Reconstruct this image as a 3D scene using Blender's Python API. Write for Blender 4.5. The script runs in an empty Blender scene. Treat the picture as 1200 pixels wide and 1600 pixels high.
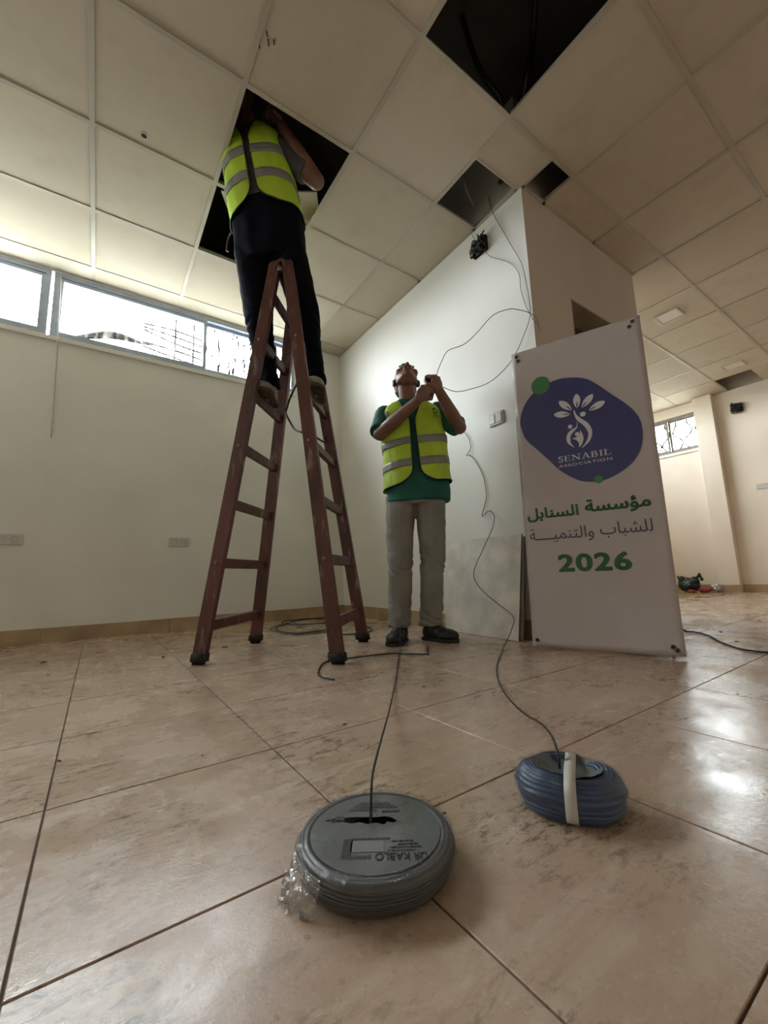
import bpy, bmesh, math, random
from mathutils import Vector, Matrix, Euler, noise
random.seed(7)
SC = bpy.context.scene
COL = SC.collection
V = Vector
PI = math.pi

# ------------------------------------------------------------------ camera
CAM_H = 0.382
cd = bpy.data.cameras.new('camera')
cam = bpy.data.objects.new('camera', cd); COL.objects.link(cam)
cd.sensor_fit = 'HORIZONTAL'; cd.sensor_width = 36.0
cd.lens = 36.0 * 643.011 / 1200.0
cd.clip_start = 0.02; cd.clip_end = 200
yaw, pitch, roll = 0.60717, 0.15025, -0.03277
cy_, sy_, cp_, sp_ = math.cos(yaw), math.sin(yaw), math.cos(pitch), math.sin(pitch)
fwd = V((sy_*cp_, cy_*cp_, sp_)); right = V((cy_, -sy_, 0)); upv = right.cross(fwd)
cr_, sr_ = math.cos(roll), math.sin(roll)
r2 = right*cr_ + upv*sr_; u2 = -right*sr_ + upv*cr_
cam.matrix_world = Matrix(((r2.x, u2.x, -fwd.x, 0), (r2.y, u2.y, -fwd.y, 0), (r2.z, u2.z, -fwd.z, CAM_H), (0, 0, 0, 1)))
SC.camera = cam

# ------------------------------------------------------------------ world, daylight, exposure
SC.view_settings.view_transform = 'Standard'
SC.view_settings.look = 'None'
SC.view_settings.gamma = 1.0
SC.view_settings.use_curve_mapping = False
SC.view_settings.exposure = 2.32
SC.cycles.diffuse_bounces = 6
SC.cycles.adaptive_threshold = 0.02
SC.cycles.caustics_reflective = False
SC.cycles.caustics_refractive = False
world = bpy.data.worlds.new('overcast_sky'); SC.world = world
world.use_nodes = True
bg = world.node_tree.nodes['Background']
bg.inputs['Strength'].default_value = 12.0
_wt = world.node_tree
_tc = _wt.nodes.new('ShaderNodeTexCoord'); _sp = _wt.nodes.new('ShaderNodeSeparateXYZ'); _rp = _wt.nodes.new('ShaderNodeValToRGB')
_wt.links.new(_tc.outputs['Generated'], _sp.inputs[0]); _wt.links.new(_sp.outputs['Z'], _rp.inputs['Fac']); _wt.links.new(_rp.outputs['Color'], bg.inputs['Color'])
_rp.color_ramp.elements[0].position = 0.0; _rp.color_ramp.elements[0].color = (0.26, 0.28, 0.26, 1)      # pale ground outside
_rp.color_ramp.elements[1].position = 0.02; _rp.color_ramp.elements[1].color = (0.90, 0.96, 1.0, 1)      # bright overcast sky

def portal(name, loc, rot, sx, sy):
    """light portal lying in a window opening: guides the sky's light through it"""
    ld = bpy.data.lights.new(name, 'AREA'); ld.shape = 'RECTANGLE'; ld.size = sx; ld.size_y = sy
    ld.cycles.is_portal = True
    o = bpy.data.objects.new(name, ld); COL.objects.link(o); o.location = loc; o.rotation_euler = rot
    return o

# room dimensions (metres)
XL, XR, YR, YB = -2.6, 7.0, -2.6, 3.655        # left, far right, rear, window wall
HC, HS = 2.7255, 3.40                            # hung ceiling, slab
PX0, PX1, PY = 2.02, 3.44, 1.305                 # partition block (small room)
WZ0, WZ1 = 2.19, 2.712                          # high windows
portal('window_daylight', (-0.5, YB+0.10, (WZ0+WZ1)/2), (-PI/2, 0, 0), 4.0, WZ1-WZ0)
portal('far_window_daylight', (XR+0.10, 2.55, 2.30), (0, PI/2, 0), 0.55, 0.98)
portal('alcove_window_daylight', (5.2, YB+0.10, (WZ0+WZ1)/2), (-PI/2, 0, 0), 2.6, WZ1-WZ0)

# ------------------------------------------------------------------ materials
def nodes_of(m):
    m.use_nodes = True
    nt = m.node_tree
    return nt, nt.nodes, nt.links, nt.nodes['Principled BSDF']

def mat(name, col, rough=0.6, var=0.0, vscale=8.0, bump=0.0, bscale=60.0, metal=0.0, spec=0.5, col2=None, coat=0.0, object_space=True, detail=4.0):
    m = bpy.data.materials.new(name)
    nt, N, L, p = nodes_of(m)
    p.inputs['Base Color'].default_value = (*col, 1)
    p.inputs['Roughness'].default_value = rough
    p.inputs['Metallic'].default_value = metal
    p.inputs['Specular IOR Level'].default_value = spec
    if coat: p.inputs['Coat Weight'].default_value = coat
    tc = N.new('ShaderNodeTexCoord')
    src = tc.outputs['Object'] if object_space else N.new('ShaderNodeNewGeometry').outputs['Position']
    if var or col2:
        nz = N.new('ShaderNodeTexNoise'); nz.inputs['Scale'].default_value = vscale; nz.inputs['Detail'].default_value = detail
        L.new(src, nz.inputs['Vector'])
        rp = N.new('ShaderNodeValToRGB')
        a = tuple(max(0, c*(1-var)) for c in col) if not col2 else col
        b = tuple(min(1, c*(1+var)) for c in col) if not col2 else col2
        rp.color_ramp.elements[0].color = (*a, 1); rp.color_ramp.elements[1].color = (*b, 1)
        rp.color_ramp.elements[0].position = 0.35; rp.color_ramp.elements[1].position = 0.65
        L.new(nz.outputs['Fac'], rp.inputs['Fac']); L.new(rp.outputs['Color'], p.inputs['Base Color'])
    if bump:
        nb = N.new('ShaderNodeTexNoise'); nb.inputs['Scale'].default_value = bscale; nb.inputs['Detail'].default_value = 3
        L.new(src, nb.inputs['Vector'])
        bp = N.new('ShaderNodeBump'); bp.inputs['Strength'].default_value = bump; bp.inputs['Distance'].default_value = 0.01
        L.new(nb.outputs['Fac'], bp.inputs['Height']); L.new(bp.outputs['Normal'], p.inputs['Normal'])
    return m

def mat_floor(grout=False):
    m = bpy.data.materials.new('floor_tile_dusty' if not grout else 'floor_grout')
    nt, N, L, p = nodes_of(m)
    if grout:
        p.inputs['Base Color'].default_value = (0.11, 0.08, 0.058, 1); p.inputs['Roughness'].default_value = 0.85
        return m
    geo = N.new('ShaderNodeNewGeometry'); P = geo.outputs['Position']
    def noise_(scale, detail=5, rough=0.6, vec=P, dist=0.0):
        n = N.new('ShaderNodeTexNoise'); n.inputs['Scale'].default_value = scale; n.inputs['Detail'].default_value = detail
        n.inputs['Roughness'].default_value = rough; n.inputs['Distortion'].default_value = dist
        L.new(vec, n.inputs['Vector']); return n.outputs['Fac']
    def ramp(fac, p0, p1, c0=(0, 0, 0), c1=(1, 1, 1)):
        r = N.new('ShaderNodeValToRGB'); r.color_ramp.elements[0].position = p0; r.color_ramp.elements[1].position = p1
        r.color_ramp.elements[0].color = (*c0, 1); r.color_ramp.elements[1].color = (*c1, 1)
        L.new(fac, r.inputs['Fac']); return r.outputs['Color']
    def mixc(fac, a, b):
        x = N.new('ShaderNodeMix'); x.data_type = 'RGBA'
        if isinstance(fac, float): x.inputs['Factor'].default_value = fac
        else: L.new(fac, x.inputs['Factor'])
        for s, v in (('A', a), ('B', b)):
            k = [i for i in x.inputs if i.name == s and i.type == 'RGBA'][0]
            if isinstance(v, tuple): k.default_value = (*v, 1)
            else: L.new(v, k)
        return [o for o in x.outputs if o.type == 'RGBA'][0]
    def mul(a, b):
        x = N.new('ShaderNodeMath'); x.operation = 'MULTIPLY'; L.new(a, x.inputs[0])
        if isinstance(b, float): x.inputs[1].default_value = b
        else: L.new(b, x.inputs[1])
        return x.outputs[0]
    oi = N.new('ShaderNodeObjectInfo')
    tone = ramp(oi.outputs['Random'], 0.0, 1.0, (0.42, 0.305, 0.215), (0.48, 0.355, 0.255))
    # cloudy beige and pinkish dust
    c1 = mixc(ramp(noise_(2.3), 0.38, 0.68), tone, (0.45, 0.315, 0.24))
    # fine pale speckle
    c2 = mixc(mul(ramp(noise_(190, 2, 0.7), 0.5, 0.75), 0.35), c1, (0.56, 0.44, 0.33))
    # pale dried dust swept in streaks
    mp = N.new('ShaderNodeMapping'); mp.inputs['Scale'].default_value = (2.2, 9.0, 1); mp.inputs['Rotation'].default_value = (0, 0, 0.5)
    L.new(P, mp.inputs['Vector'])
    c3 = mixc(mul(ramp(noise_(2.0, 7, 0.65, mp.outputs['Vector'], 0.8), 0.5, 0.68), 0.55), c2, (0.60, 0.50, 0.40))
    # dark scuffs, shoe marks
    mp2 = N.new('ShaderNodeMapping'); mp2.inputs['Scale'].default_value = (1.0, 2.6, 1); mp2.inputs['Rotation'].default_value = (0, 0, -0.35)
    L.new(P, mp2.inputs['Vector'])
    patch = ramp(noise_(3.4, 3, 0.5), 0.42, 0.60)
    scuff = mul(ramp(noise_(24, 7, 0.8, mp2.outputs['Vector'], 0.6), 0.515, 0.60), patch)
    c4 = mixc(mul(scuff, 0.88), c3, (0.095, 0.062, 0.042))
    speck = mul(ramp(noise_(95, 3, 0.6, P, 0.3), 0.60, 0.68), ramp(noise_(1.7, 4, 0.6), 0.40, 0.62))
    c5 = mixc(mul(speck, 0.7), c4, (0.09, 0.06, 0.045))
    L.new(c5, p.inputs['Base Color'])
    rr = N.new('ShaderNodeMapRange'); rr.inputs['From Min'].default_value = 0.32; rr.inputs['From Max'].default_value = 0.72; rr.inputs['To Min'].default_value = 0.10; rr.inputs['To Max'].default_value = 0.45
    L.new(noise_(5.0, 6, 0.7), rr.inputs['Value']); L.new(rr.outputs[0], p.inputs['Roughness'])
    p.inputs['Specular IOR Level'].default_value = 0.45
    b = N.new('ShaderNodeBump'); b.inputs['Strength'].default_value = 0.16; b.inputs['Distance'].default_value = 0.003
    L.new(noise_(55, 6, 0.7), b.inputs['Height']); L.new(b.outputs['Normal'], p.inputs['Normal'])
    return m

def mat_ceiling():
    m = bpy.data.materials.new('gypsum_ceiling_tile')
    nt, N, L, p = nodes_of(m)
    geo = N.new('ShaderNodeNewGeometry'); oi = N.new('ShaderNodeObjectInfo')
    r = N.new('ShaderNodeValToRGB'); r.color_ramp.elements[0].color = (0.53, 0.46, 0.36, 1); r.color_ramp.elements[1].color = (0.60, 0.53, 0.425, 1)
    L.new(oi.outputs['Random'], r.inputs['Fac'])
    n = N.new('ShaderNodeTexNoise'); n.inputs['Scale'].default_value = 5; n.inputs['Detail'].default_value = 6; n.inputs['Roughness'].default_value = 0.65
    L.new(geo.outputs['Position'], n.inputs['Vector'])
    rp = N.new('ShaderNodeValToRGB'); rp.color_ramp.elements[0].position = 0.52; rp.color_ramp.elements[1].position = 0.8
    L.new(n.outputs['Fac'], rp.inputs['Fac'])
    mx = N.new('ShaderNodeMix'); mx.data_type = 'RGBA'
    q = N.new('ShaderNodeMath'); q.operation = 'MULTIPLY'; q.inputs[1].default_value = 0.45; L.new(rp.outputs['Color'], q.inputs[0])
    L.new(q.outputs[0], mx.inputs['Factor'])
    ia = [i for i in mx.inputs if i.type == 'RGBA']; L.new(r.outputs['Color'], ia[0]); ia[1].default_value = (0.40, 0.33, 0.22, 1)
    L.new([o for o in mx.outputs if o.type == 'RGBA'][0], p.inputs['Base Color'])
    p.inputs['Roughness'].default_value = 0.75; p.inputs['Specular IOR Level'].default_value = 0.25
    nb = N.new('ShaderNodeTexNoise'); nb.inputs['Scale'].default_value = 230; L.new(geo.outputs['Position'], nb.inputs['Vector'])
    b = N.new('ShaderNodeBump'); b.inputs['Strength'].default_value = 0.12; b.inputs['Distance'].default_value = 0.003
    L.new(nb.outputs['Fac'], b.inputs['Height']); L.new(b.outputs['Normal'], p.inputs['Normal'])
    return m

def mat_clear(name, tint, gloss=0.12, rough=0.05, grime=0.0, gcol=(0.5, 0.48, 0.42), gscale=(6, 6, 1.2), bump=0.0, p0=0.5, p1=0.7, edge=0.45):
    """thin clear sheet: mostly see-through, a little mirror, optional grime"""
    m = bpy.data.materials.new(name); m.use_nodes = True
    nt = m.node_tree; N = nt.nodes; L = nt.links; N.clear()
    out = N.new('ShaderNodeOutputMaterial'); tr = N.new('ShaderNodeBsdfTransparent'); gl = N.new('ShaderNodeBsdfGlossy')
    tr.inputs['Color'].default_value = (*tint, 1); gl.inputs['Roughness'].default_value = rough
    lw = N.new('ShaderNodeLayerWeight'); lw.inputs['Blend'].default_value = 0.35
    ad = N.new('ShaderNodeMath'); ad.operation = 'MULTIPLY_ADD'; ad.inputs[1].default_value = edge; ad.inputs[2].default_value = gloss; ad.use_clamp = True
    L.new(lw.outputs['Facing'], ad.inputs[0])
    mx = N.new('ShaderNodeMixShader'); L.new(ad.outputs[0], mx.inputs['Fac']); L.new(tr.outputs[0], mx.inputs[1]); L.new(gl.outputs[0], mx.inputs[2])
    last = mx.outputs[0]
    tc = N.new('ShaderNodeTexCoord')
    if bump:
        nb = N.new('ShaderNodeTexNoise'); nb.inputs['Scale'].default_value = 70; nb.inputs['Detail'].default_value = 4; L.new(tc.outputs['Object'], nb.inputs['Vector'])
        b = N.new('ShaderNodeBump'); b.inputs['Strength'].default_value = bump; b.inputs['Distance'].default_value = 0.01
        L.new(nb.outputs['Fac'], b.inputs['Height']); L.new(b.outputs['Normal'], gl.inputs['Normal']); L.new(b.outputs['Normal'], lw.inputs['Normal'])
    if grime:
        mp = N.new('ShaderNodeMapping'); mp.inputs['Scale'].default_value = gscale; L.new(tc.outputs['Object'], mp.inputs['Vector'])
        n = N.new('ShaderNodeTexNoise'); n.inputs['Scale'].default_value = 2.5; n.inputs['Detail'].default_value = 7; n.inputs['Roughness'].default_value = 0.7
        L.new(mp.outputs['Vector'], n.inputs['Vector'])
        rp = N.new('ShaderNodeValToRGB'); rp.color_ramp.elements[0].position = p0; rp.color_ramp.elements[1].position = p1
        L.new(n.outputs['Fac'], rp.inputs['Fac'])
        q = N.new('ShaderNodeMath'); q.operation = 'MULTIPLY'; q.inputs[1].default_value = grime; L.new(rp.outputs['Color'], q.inputs[0])
        df = N.new('ShaderNodeBsdfDiffuse'); df.inputs['Color'].default_value = (*gcol, 1)
        tl = N.new('ShaderNodeBsdfTranslucent'); tl.inputs['Color'].default_value = (*gcol, 1)
        m2 = N.new('ShaderNodeMixShader'); m2.inputs['Fac'].default_value = 0.5; L.new(df.outputs[0], m2.inputs[1]); L.new(tl.outputs[0], m2.inputs[2])
        m3 = N.new('ShaderNodeMixShader'); L.new(q.outputs[0], m3.inputs['Fac']); L.new(last, m3.inputs[1]); L.new(m2.outputs[0], m3.inputs[2])
        last = m3.outputs[0]
    L.new(last, out.inputs['Surface'])
    return m

def mat_wood():
    m = bpy.data.materials.new('red_brown_painted_wood')
    nt, N, L, p = nodes_of(m)
    tc = N.new('ShaderNodeTexCoord')
    def nz(sc, mapsc, det=5):
        mp = N.new('ShaderNodeMapping'); mp.inputs['Scale'].default_value = mapsc; L.new(tc.outputs['Object'], mp.inputs['Vector'])
        n = N.new('ShaderNodeTexNoise'); n.inputs['Scale'].default_value = sc; n.inputs['Detail'].default_value = det; n.inputs['Roughness'].default_value = 0.65
        L.new(mp.outputs['Vector'], n.inputs['Vector']); return n.outputs['Fac']
    r = N.new('ShaderNodeValToRGB'); e = r.color_ramp.elements
    e[0].position = 0.3; e[0].color = (0.036, 0.016, 0.012, 1); e[1].position = 0.62; e[1].color = (0.125, 0.038, 0.026, 1)
    L.new(nz(6, (1, 1, 0.35)), r.inputs['Fac'])
    r2_ = N.new('ShaderNodeValToRGB'); r2_.color_ramp.elements[0].position = 0.57; r2_.color_ramp.elements[1].position = 0.70
    L.new(nz(16, (1.6, 1.6, 0.3), 6), r2_.inputs['Fac'])
    q = N.new('ShaderNodeMath'); q.operation = 'MULTIPLY'; q.inputs[1].default_value = 0.6; L.new(r2_.outputs['Color'], q.inputs[0])
    mx = N.new('ShaderNodeMix'); mx.data_type = 'RGBA'; L.new(q.outputs[0], mx.inputs['Factor'])
    ia = [i for i in mx.inputs if i.type == 'RGBA']; L.new(r.outputs['Color'], ia[0]); ia[1].default_value = (0.38, 0.30, 0.25, 1)
    L.new([o for o in mx.outputs if o.type == 'RGBA'][0], p.inputs['Base Color'])
    p.inputs['Roughness'].default_value = 0.55
    b = N.new('ShaderNodeBump'); b.inputs['Strength'].default_value = 0.3; b.inputs['Distance'].default_value = 0.004
    L.new(nz(30, (1, 1, 0.2)), b.inputs['Height']); L.new(b.outputs['Normal'], p.inputs['Normal'])
    return m

M = {}
M['floor'] = mat_floor(); M['grout'] = mat_floor(True)
M['ceil'] = mat_ceiling()
M['bar'] = mat('grid_bar_enamel', (0.47, 0.42, 0.335), 0.5, var=0.12, vscale=3)
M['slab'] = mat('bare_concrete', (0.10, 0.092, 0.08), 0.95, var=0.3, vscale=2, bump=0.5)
M['wall'] = mat('white_wall_paint', (0.78, 0.765, 0.72), 0.62, var=0.05, vscale=1.6, bump=0.12, bscale=14, object_space=False, spec=0.35)
M['wall2'] = mat('glossy_white_wall_paint', (0.76, 0.74, 0.69), 0.42, var=0.04, vscale=1.4, bump=0.10, bscale=9, object_space=False, spec=0.4)
M['wall3'] = mat('warm_lit_cream_wall', (0.79, 0.70, 0.595), 0.6, var=0.05, vscale=1.6, bump=0.1, bscale=14, object_space=False, spec=0.35)  # cream tint puts the right side's warm light into the wall colour
M['wall4'] = mat('shaded_beige_wall', (0.55, 0.475, 0.41), 0.6, var=0.05, vscale=1.6, bump=0.1, bscale=14, object_space=False, spec=0.35)  # darker beige stands for the shade on the partition front
M['base'] = mat('tan_skirting_tile', (0.40, 0.285, 0.165), 0.45, var=0.18, vscale=5, object_space=False)
M['alu'] = mat('grey_aluminium', (0.40, 0.46, 0.56), 0.4, var=0.08, metal=0.35)
M['alu2'] = mat('weathered_brown_grey_frame', (0.20, 0.175, 0.15), 0.5, var=0.15)
M['glass'] = mat_clear('window_glass', (0.95, 0.97, 0.97), 0.04, 0.02, grime=0.25, p0=0.5, p1=0.75)
M['glass_dirty'] = mat_clear('grimy_window_glass', (0.94, 0.95, 0.95), 0.04, 0.05, grime=1.0, gcol=(0.016, 0.013, 0.011), gscale=(14, 1, 2.2), p0=0.53, p1=0.57)
M['iron'] = mat('dull_iron', (0.006, 0.0055, 0.005), 0.9, spec=0.05)
M['rustsheet'] = mat('weathered_dark_sheet', (0.012, 0.009, 0.010), 0.9, var=0.3, vscale=7, spec=0.05)
M['wood'] = mat_wood()
M['rung'] = M['wood']
M['rubber'] = mat('black_rubber', (0.014, 0.013, 0.013), 0.75, bump=0.2)
M['steel'] = mat('dull_bolt_steel', (0.16, 0.13, 0.11), 0.45, metal=0.7)
M['skin'] = mat('brown_skin', (0.20, 0.098, 0.066), 0.5, var=0.14, vscale=14, bump=0.06, bscale=120)
M['hair'] = mat('black_hair', (0.018, 0.014, 0.012), 0.6, bump=0.5, bscale=180)
M['eye'] = mat('eye_white', (0.5, 0.46, 0.42), 0.25)
M['vest'] = mat('lime_yellow_vest_fabric', (0.42, 0.60, 0.035), 0.6, var=0.10, vscale=9, bump=0.25, bscale=22)
M['band'] = mat('silver_reflective_tape', (0.22, 0.215, 0.20), 0.45, var=0.1, vscale=10, bump=0.1)
M['piping'] = mat('black_binding', (0.012, 0.012, 0.013), 0.7)
M['green'] = mat('dark_green_jersey', (0.008, 0.095, 0.072), 0.8, var=0.15, bump=0.2, bscale=40)
M['greyshirt'] = mat('charcoal_grey_shirt', (0.075, 0.078, 0.07), 0.8, var=0.12, bump=0.2, bscale=40)
M['trouser'] = mat('grey_cotton_trousers', (0.235, 0.225, 0.20), 0.85, var=0.14, vscale=6, bump=0.25, bscale=35)
M['navy'] = mat('dark_navy_trousers', (0.0035, 0.004, 0.008), 0.95, spec=0.12, var=0.15, vscale=6, bump=0.25, bscale=35)
M['shoe'] = mat('black_leather_shoe', (0.013, 0.012, 0.012), 0.5, bump=0.15)
M['sole'] = mat('black_sole', (0.02, 0.019, 0.018), 0.8)
M['sole2'] = mat('dusty_brown_sole', (0.085, 0.07, 0.05), 0.9, var=0.3, vscale=20)
M['shoe2'] = mat('dusty_olive_shoe', (0.24, 0.21, 0.16), 0.85, var=0.3, vscale=25, col2=(0.42, 0.38, 0.31))
M['red'] = mat('dark_red_emblem', (0.14, 0.018, 0.018), 0.6)
M['banner'] = mat('white_vinyl_banner', (0.47, 0.41, 0.395), 0.32, var=0.02, bump=0.05, bscale=7)
M['pblue'] = mat('navy_print', (0.046, 0.050, 0.150), 0.32)
M['pgreen'] = mat('green_print', (0.055, 0.19, 0.08), 0.32)
M['pviolet'] = mat('dark_grey_violet_print', (0.075, 0.055, 0.085), 0.32)
M['pwhite'] = mat('white_print', (0.62, 0.60, 0.60), 0.32)
M['board'] = mat('dirty_gypsum_board', (0.62, 0.585, 0.51), 0.7, var=0.16, vscale=7, bump=0.15, bscale=50)
M['boardedge'] = mat('board_edge', (0.14, 0.12, 0.10), 0.9)
M['wire'] = mat('black_cable_sheath', (0.013, 0.013, 0.014), 0.45)
M['wiregrey'] = mat('grey_cable_sheath', (0.16, 0.155, 0.15), 0.5)
M['wirewhite'] = mat('white_cable_sheath', (0.50, 0.50, 0.49), 0.5)
M['socket'] = mat('ivory_plastic', (0.60, 0.58, 0.54), 0.35)
M['socketdark'] = mat('grey_plastic_insert', (0.30, 0.29, 0.27), 0.4)
M['black'] = mat('dark_cavity', (0.006, 0.006, 0.006), 0.9)
M['coilgrey'] = mat('grey_pvc_wire', (0.062, 0.068, 0.070), 0.38, var=0.12, vscale=30)
M['coilblue'] = mat('blue_pvc_wire', (0.012, 0.046, 0.125), 0.38, var=0.2, vscale=20)
M['wrap'] = mat_clear('crinkled_clear_film', (0.95, 0.95, 0.95), 0.03, 0.10, edge=0.2, grime=0.05, gcol=(0.5, 0.5, 0.5), gscale=(14, 14, 14), bump=0.9)
M['flap'] = mat_clear('crumpled_clear_film', (0.93, 0.93, 0.93), 0.13, 0.14, grime=0.5, gcol=(0.5, 0.49, 0.46), gscale=(16, 16, 16), bump=0.9)
M['labelfilm'] = mat('grey_printed_film', (0.12, 0.127, 0.13), 0.3, var=0.10, vscale=12, coat=0.3, bump=0.2, bscale=30)
M['labelink'] = mat('black_print', (0.025, 0.027, 0.03), 0.4)
M['labelpale'] = mat('pale_label_panel', (0.20, 0.205, 0.20), 0.35)
M['strap'] = mat('white_packing_strap', (0.52, 0.50, 0.45), 0.5, var=0.06)
M['bag'] = mat('black_green_plastic_bag', (0.008, 0.018, 0.013), 0.3, bump=0.5, bscale=30)
M['foil'] = mat('red_snack_wrapper', (0.28, 0.03, 0.035), 0.3, bump=0.5, bscale=60)
M['foil2'] = mat('silver_foil', (0.55, 0.52, 0.52), 0.25, metal=0.6, bump=0.6, bscale=60)
M['led'] = mat('opal_light_panel', (0.66, 0.60, 0.52), 0.4)
M['ledframe'] = mat('white_light_frame', (0.56, 0.50, 0.42), 0.5)
M['chip'] = mat('dark_debris', (0.04, 0.03, 0.022), 0.9)
M['straw'] = mat('yellowish_debris', (0.36, 0.27, 0.10), 0.9)
M['jamb'] = mat('brown_door_lining', (0.30, 0.235, 0.19), 0.6, var=0.1)

# ------------------------------------------------------------------ helpers
def link(name, me, m=None, parent=None, smooth=False):
    o = bpy.data.objects.new(name, me); COL.objects.link(o)
    if m is not None and not me.materials: me.materials.append(m)
    if parent is not None: o.parent = parent
    if smooth:
        me.polygons.foreach_set('use_smooth', [True]*len(me.polygons))
    return o

def tag(o, label=None, cat=None, group=None, kind=None):
    if label: o['label'] = label
    if cat: o['category'] = cat
    if group: o['group'] = group
    if kind: o['kind'] = kind
    return o

def empty(name, loc=(0, 0, 0), rz=0.0):
    o = bpy.data.objects.new(name, None); COL.objects.link(o); o.location = loc; o.rotation_euler = (0, 0, rz)
    o.empty_display_size = 0.1
    return o

def mesh(name, verts, faces):
    me = bpy.data.meshes.new(name); me.from_pydata([tuple(v) for v in verts], [], faces); me.update()
    return me

def bm_mesh(name, bm):
    bmesh.ops.recalc_face_normals(bm, faces=bm.faces[:])
    me = bpy.data.meshes.new(name); bm.to_mesh(me); bm.free(); return me

def add_box(bm, x0, x1, y0, y1, z0, z1, mtx=None):
    vs = [V((x, y, z)) for x in (x0, x1) for y in (y0, y1) for z in (z0, z1)]
    if mtx: vs = [mtx @ v for v in vs]
    b = [bm.verts.new(v) for v in vs]
    for f in ((0, 1, 3, 2), (4, 6, 7, 5), (0, 4, 5, 1), (2, 3, 7, 6), (0, 2, 6, 4), (1, 5, 7, 3)):
        bm.faces.new([b[i] for i in f])

def box(name, x0, x1, y0, y1, z0, z1, m, parent=None, bev=0.0, seg=2, mtx=None):
    bm = bmesh.new(); add_box(bm, x0, x1, y0, y1, z0, z1, mtx)
    if bev: bmesh.ops.bevel(bm, geom=bm.edges[:], offset=bev, segments=seg, affect='EDGES', profile=0.5)
    return link(name, bm_mesh(name, bm), m, parent)

def boxes(name, lst, m, parent=None):
    bm = bmesh.new()
    for b in lst: add_box(bm, *b)
    return link(name, bm_mesh(name, bm), m, parent)

def crom(pts, n=8):
    P = [V(p) for p in pts]; P = [P[0]*2-P[1]] + P + [P[-1]*2-P[-2]]; out = []
    for i in range(1, len(P)-2):
        a, b, c, d = P[i-1], P[i], P[i+1], P[i+2]
        for k in range(n):
            t = k/n
            out.append(0.5*((2*b) + (c-a)*t + (2*a-5*b+4*c-d)*t*t + (3*b-a-3*c+d)*t*t*t))
    out.append(P[-2].copy()); return out

def tube_bm(bm, pts, r, seg=8, rfun=None, flat=1.0):
    n = len(pts); T = []
    for i in range(n):
        t = (pts[min(i+1, n-1)] - pts[max(i-1, 0)]); T.append(t.normalized() if t.length > 1e-9 else V((0, 0, 1)))
    ref = V((0, 0, 1)) if abs(T[0].z) < 0.9 else V((1, 0, 0))
    nrm = (ref - T[0]*ref.dot(T[0])).normalized(); rings = []
    for i in range(n):
        nrm = (nrm - T[i]*nrm.dot(T[i])).normalized(); b = T[i].cross(nrm)
        rr = rfun(i/(n-1)) if rfun else r
        rings.append([bm.verts.new(pts[i] + nrm*math.cos(a)*rr + b*math.sin(a)*rr*flat) for a in [2*PI*k/seg for k in range(seg)]])
    for i in range(n-1):
        for k in range(seg):
            bm.faces.new((rings[i][k], rings[i][(k+1) % seg], rings[i+1][(k+1) % seg], rings[i+1][k]))
    bm.faces.new(rings[0][::-1]); bm.faces.new(rings[-1])

def tube(name, pts, r, m, parent=None, n=8, seg=8, rfun=None, smooth_pts=True):
    bm = bmesh.new(); tube_bm(bm, crom(pts, n) if smooth_pts else [V(p) for p in pts], r, seg, rfun)
    return link(name, bm_mesh(name, bm), m, parent, True)

def lathe(name, prof, m, parent=None, seg=64, sx=1.0, sy=1.0, disp=None, closed=False, smooth=True):
    vs, fs = [], []
    n = len(prof)
    for i, (r, z) in enumerate(prof):
        for k in range(seg):
            a = 2*PI*k/seg; p = V((r*math.cos(a)*sx, r*math.sin(a)*sy, z))
            if disp: p = disp(p, a, i/(n-1))
            vs.append(p)
    for i in range(n if closed else n-1):
        j = (i+1) % n
        for k in range(seg):
            fs.append((i*seg+k, i*seg+(k+1) % seg, j*seg+(k+1) % seg, j*seg+k))
    me = mesh(name, vs, fs); o = link(name, me, m, parent, smooth)
    bm = bmesh.new(); bm.from_mesh(me); bmesh.ops.recalc_face_normals(bm, faces=bm.faces[:]); bm.to_mesh(me); bm.free()
    return o

# ---- closed primitives fused by a voxel remesh (bodies, clothes, shoes)
def p_sph(bm, c, R, basis=None, seg=20, ring=12):
    c = V(c); B = basis or (V((1, 0, 0)), V((0, 1, 0)), V((0, 0, 1)))
    if isinstance(R, (int, float)): R = (R, R, R)
    rows = []
    for i in range(ring+1):
        ph = PI*i/ring
        if i in (0, ring):
            rows.append([bm.verts.new(c + B[2]*R[2]*math.cos(ph))])
        else:
            rows.append([bm.verts.new(c + B[0]*R[0]*math.sin(ph)*math.cos(a) + B[1]*R[1]*math.sin(ph)*math.sin(a) + B[2]*R[2]*math.cos(ph)) for a in [2*PI*k/seg for k in range(seg)]])
    for i in range(ring):
        a, b = rows[i], rows[i+1]
        for k in range(seg):
            k2 = (k+1) % seg
            if len(a) == 1: bm.faces.new((a[0], b[k], b[k2]))
            elif len(b) == 1: bm.faces.new((a[k], b[0], a[k2]))
            else: bm.faces.new((a[k], b[k], b[k2], a[k2]))

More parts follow.
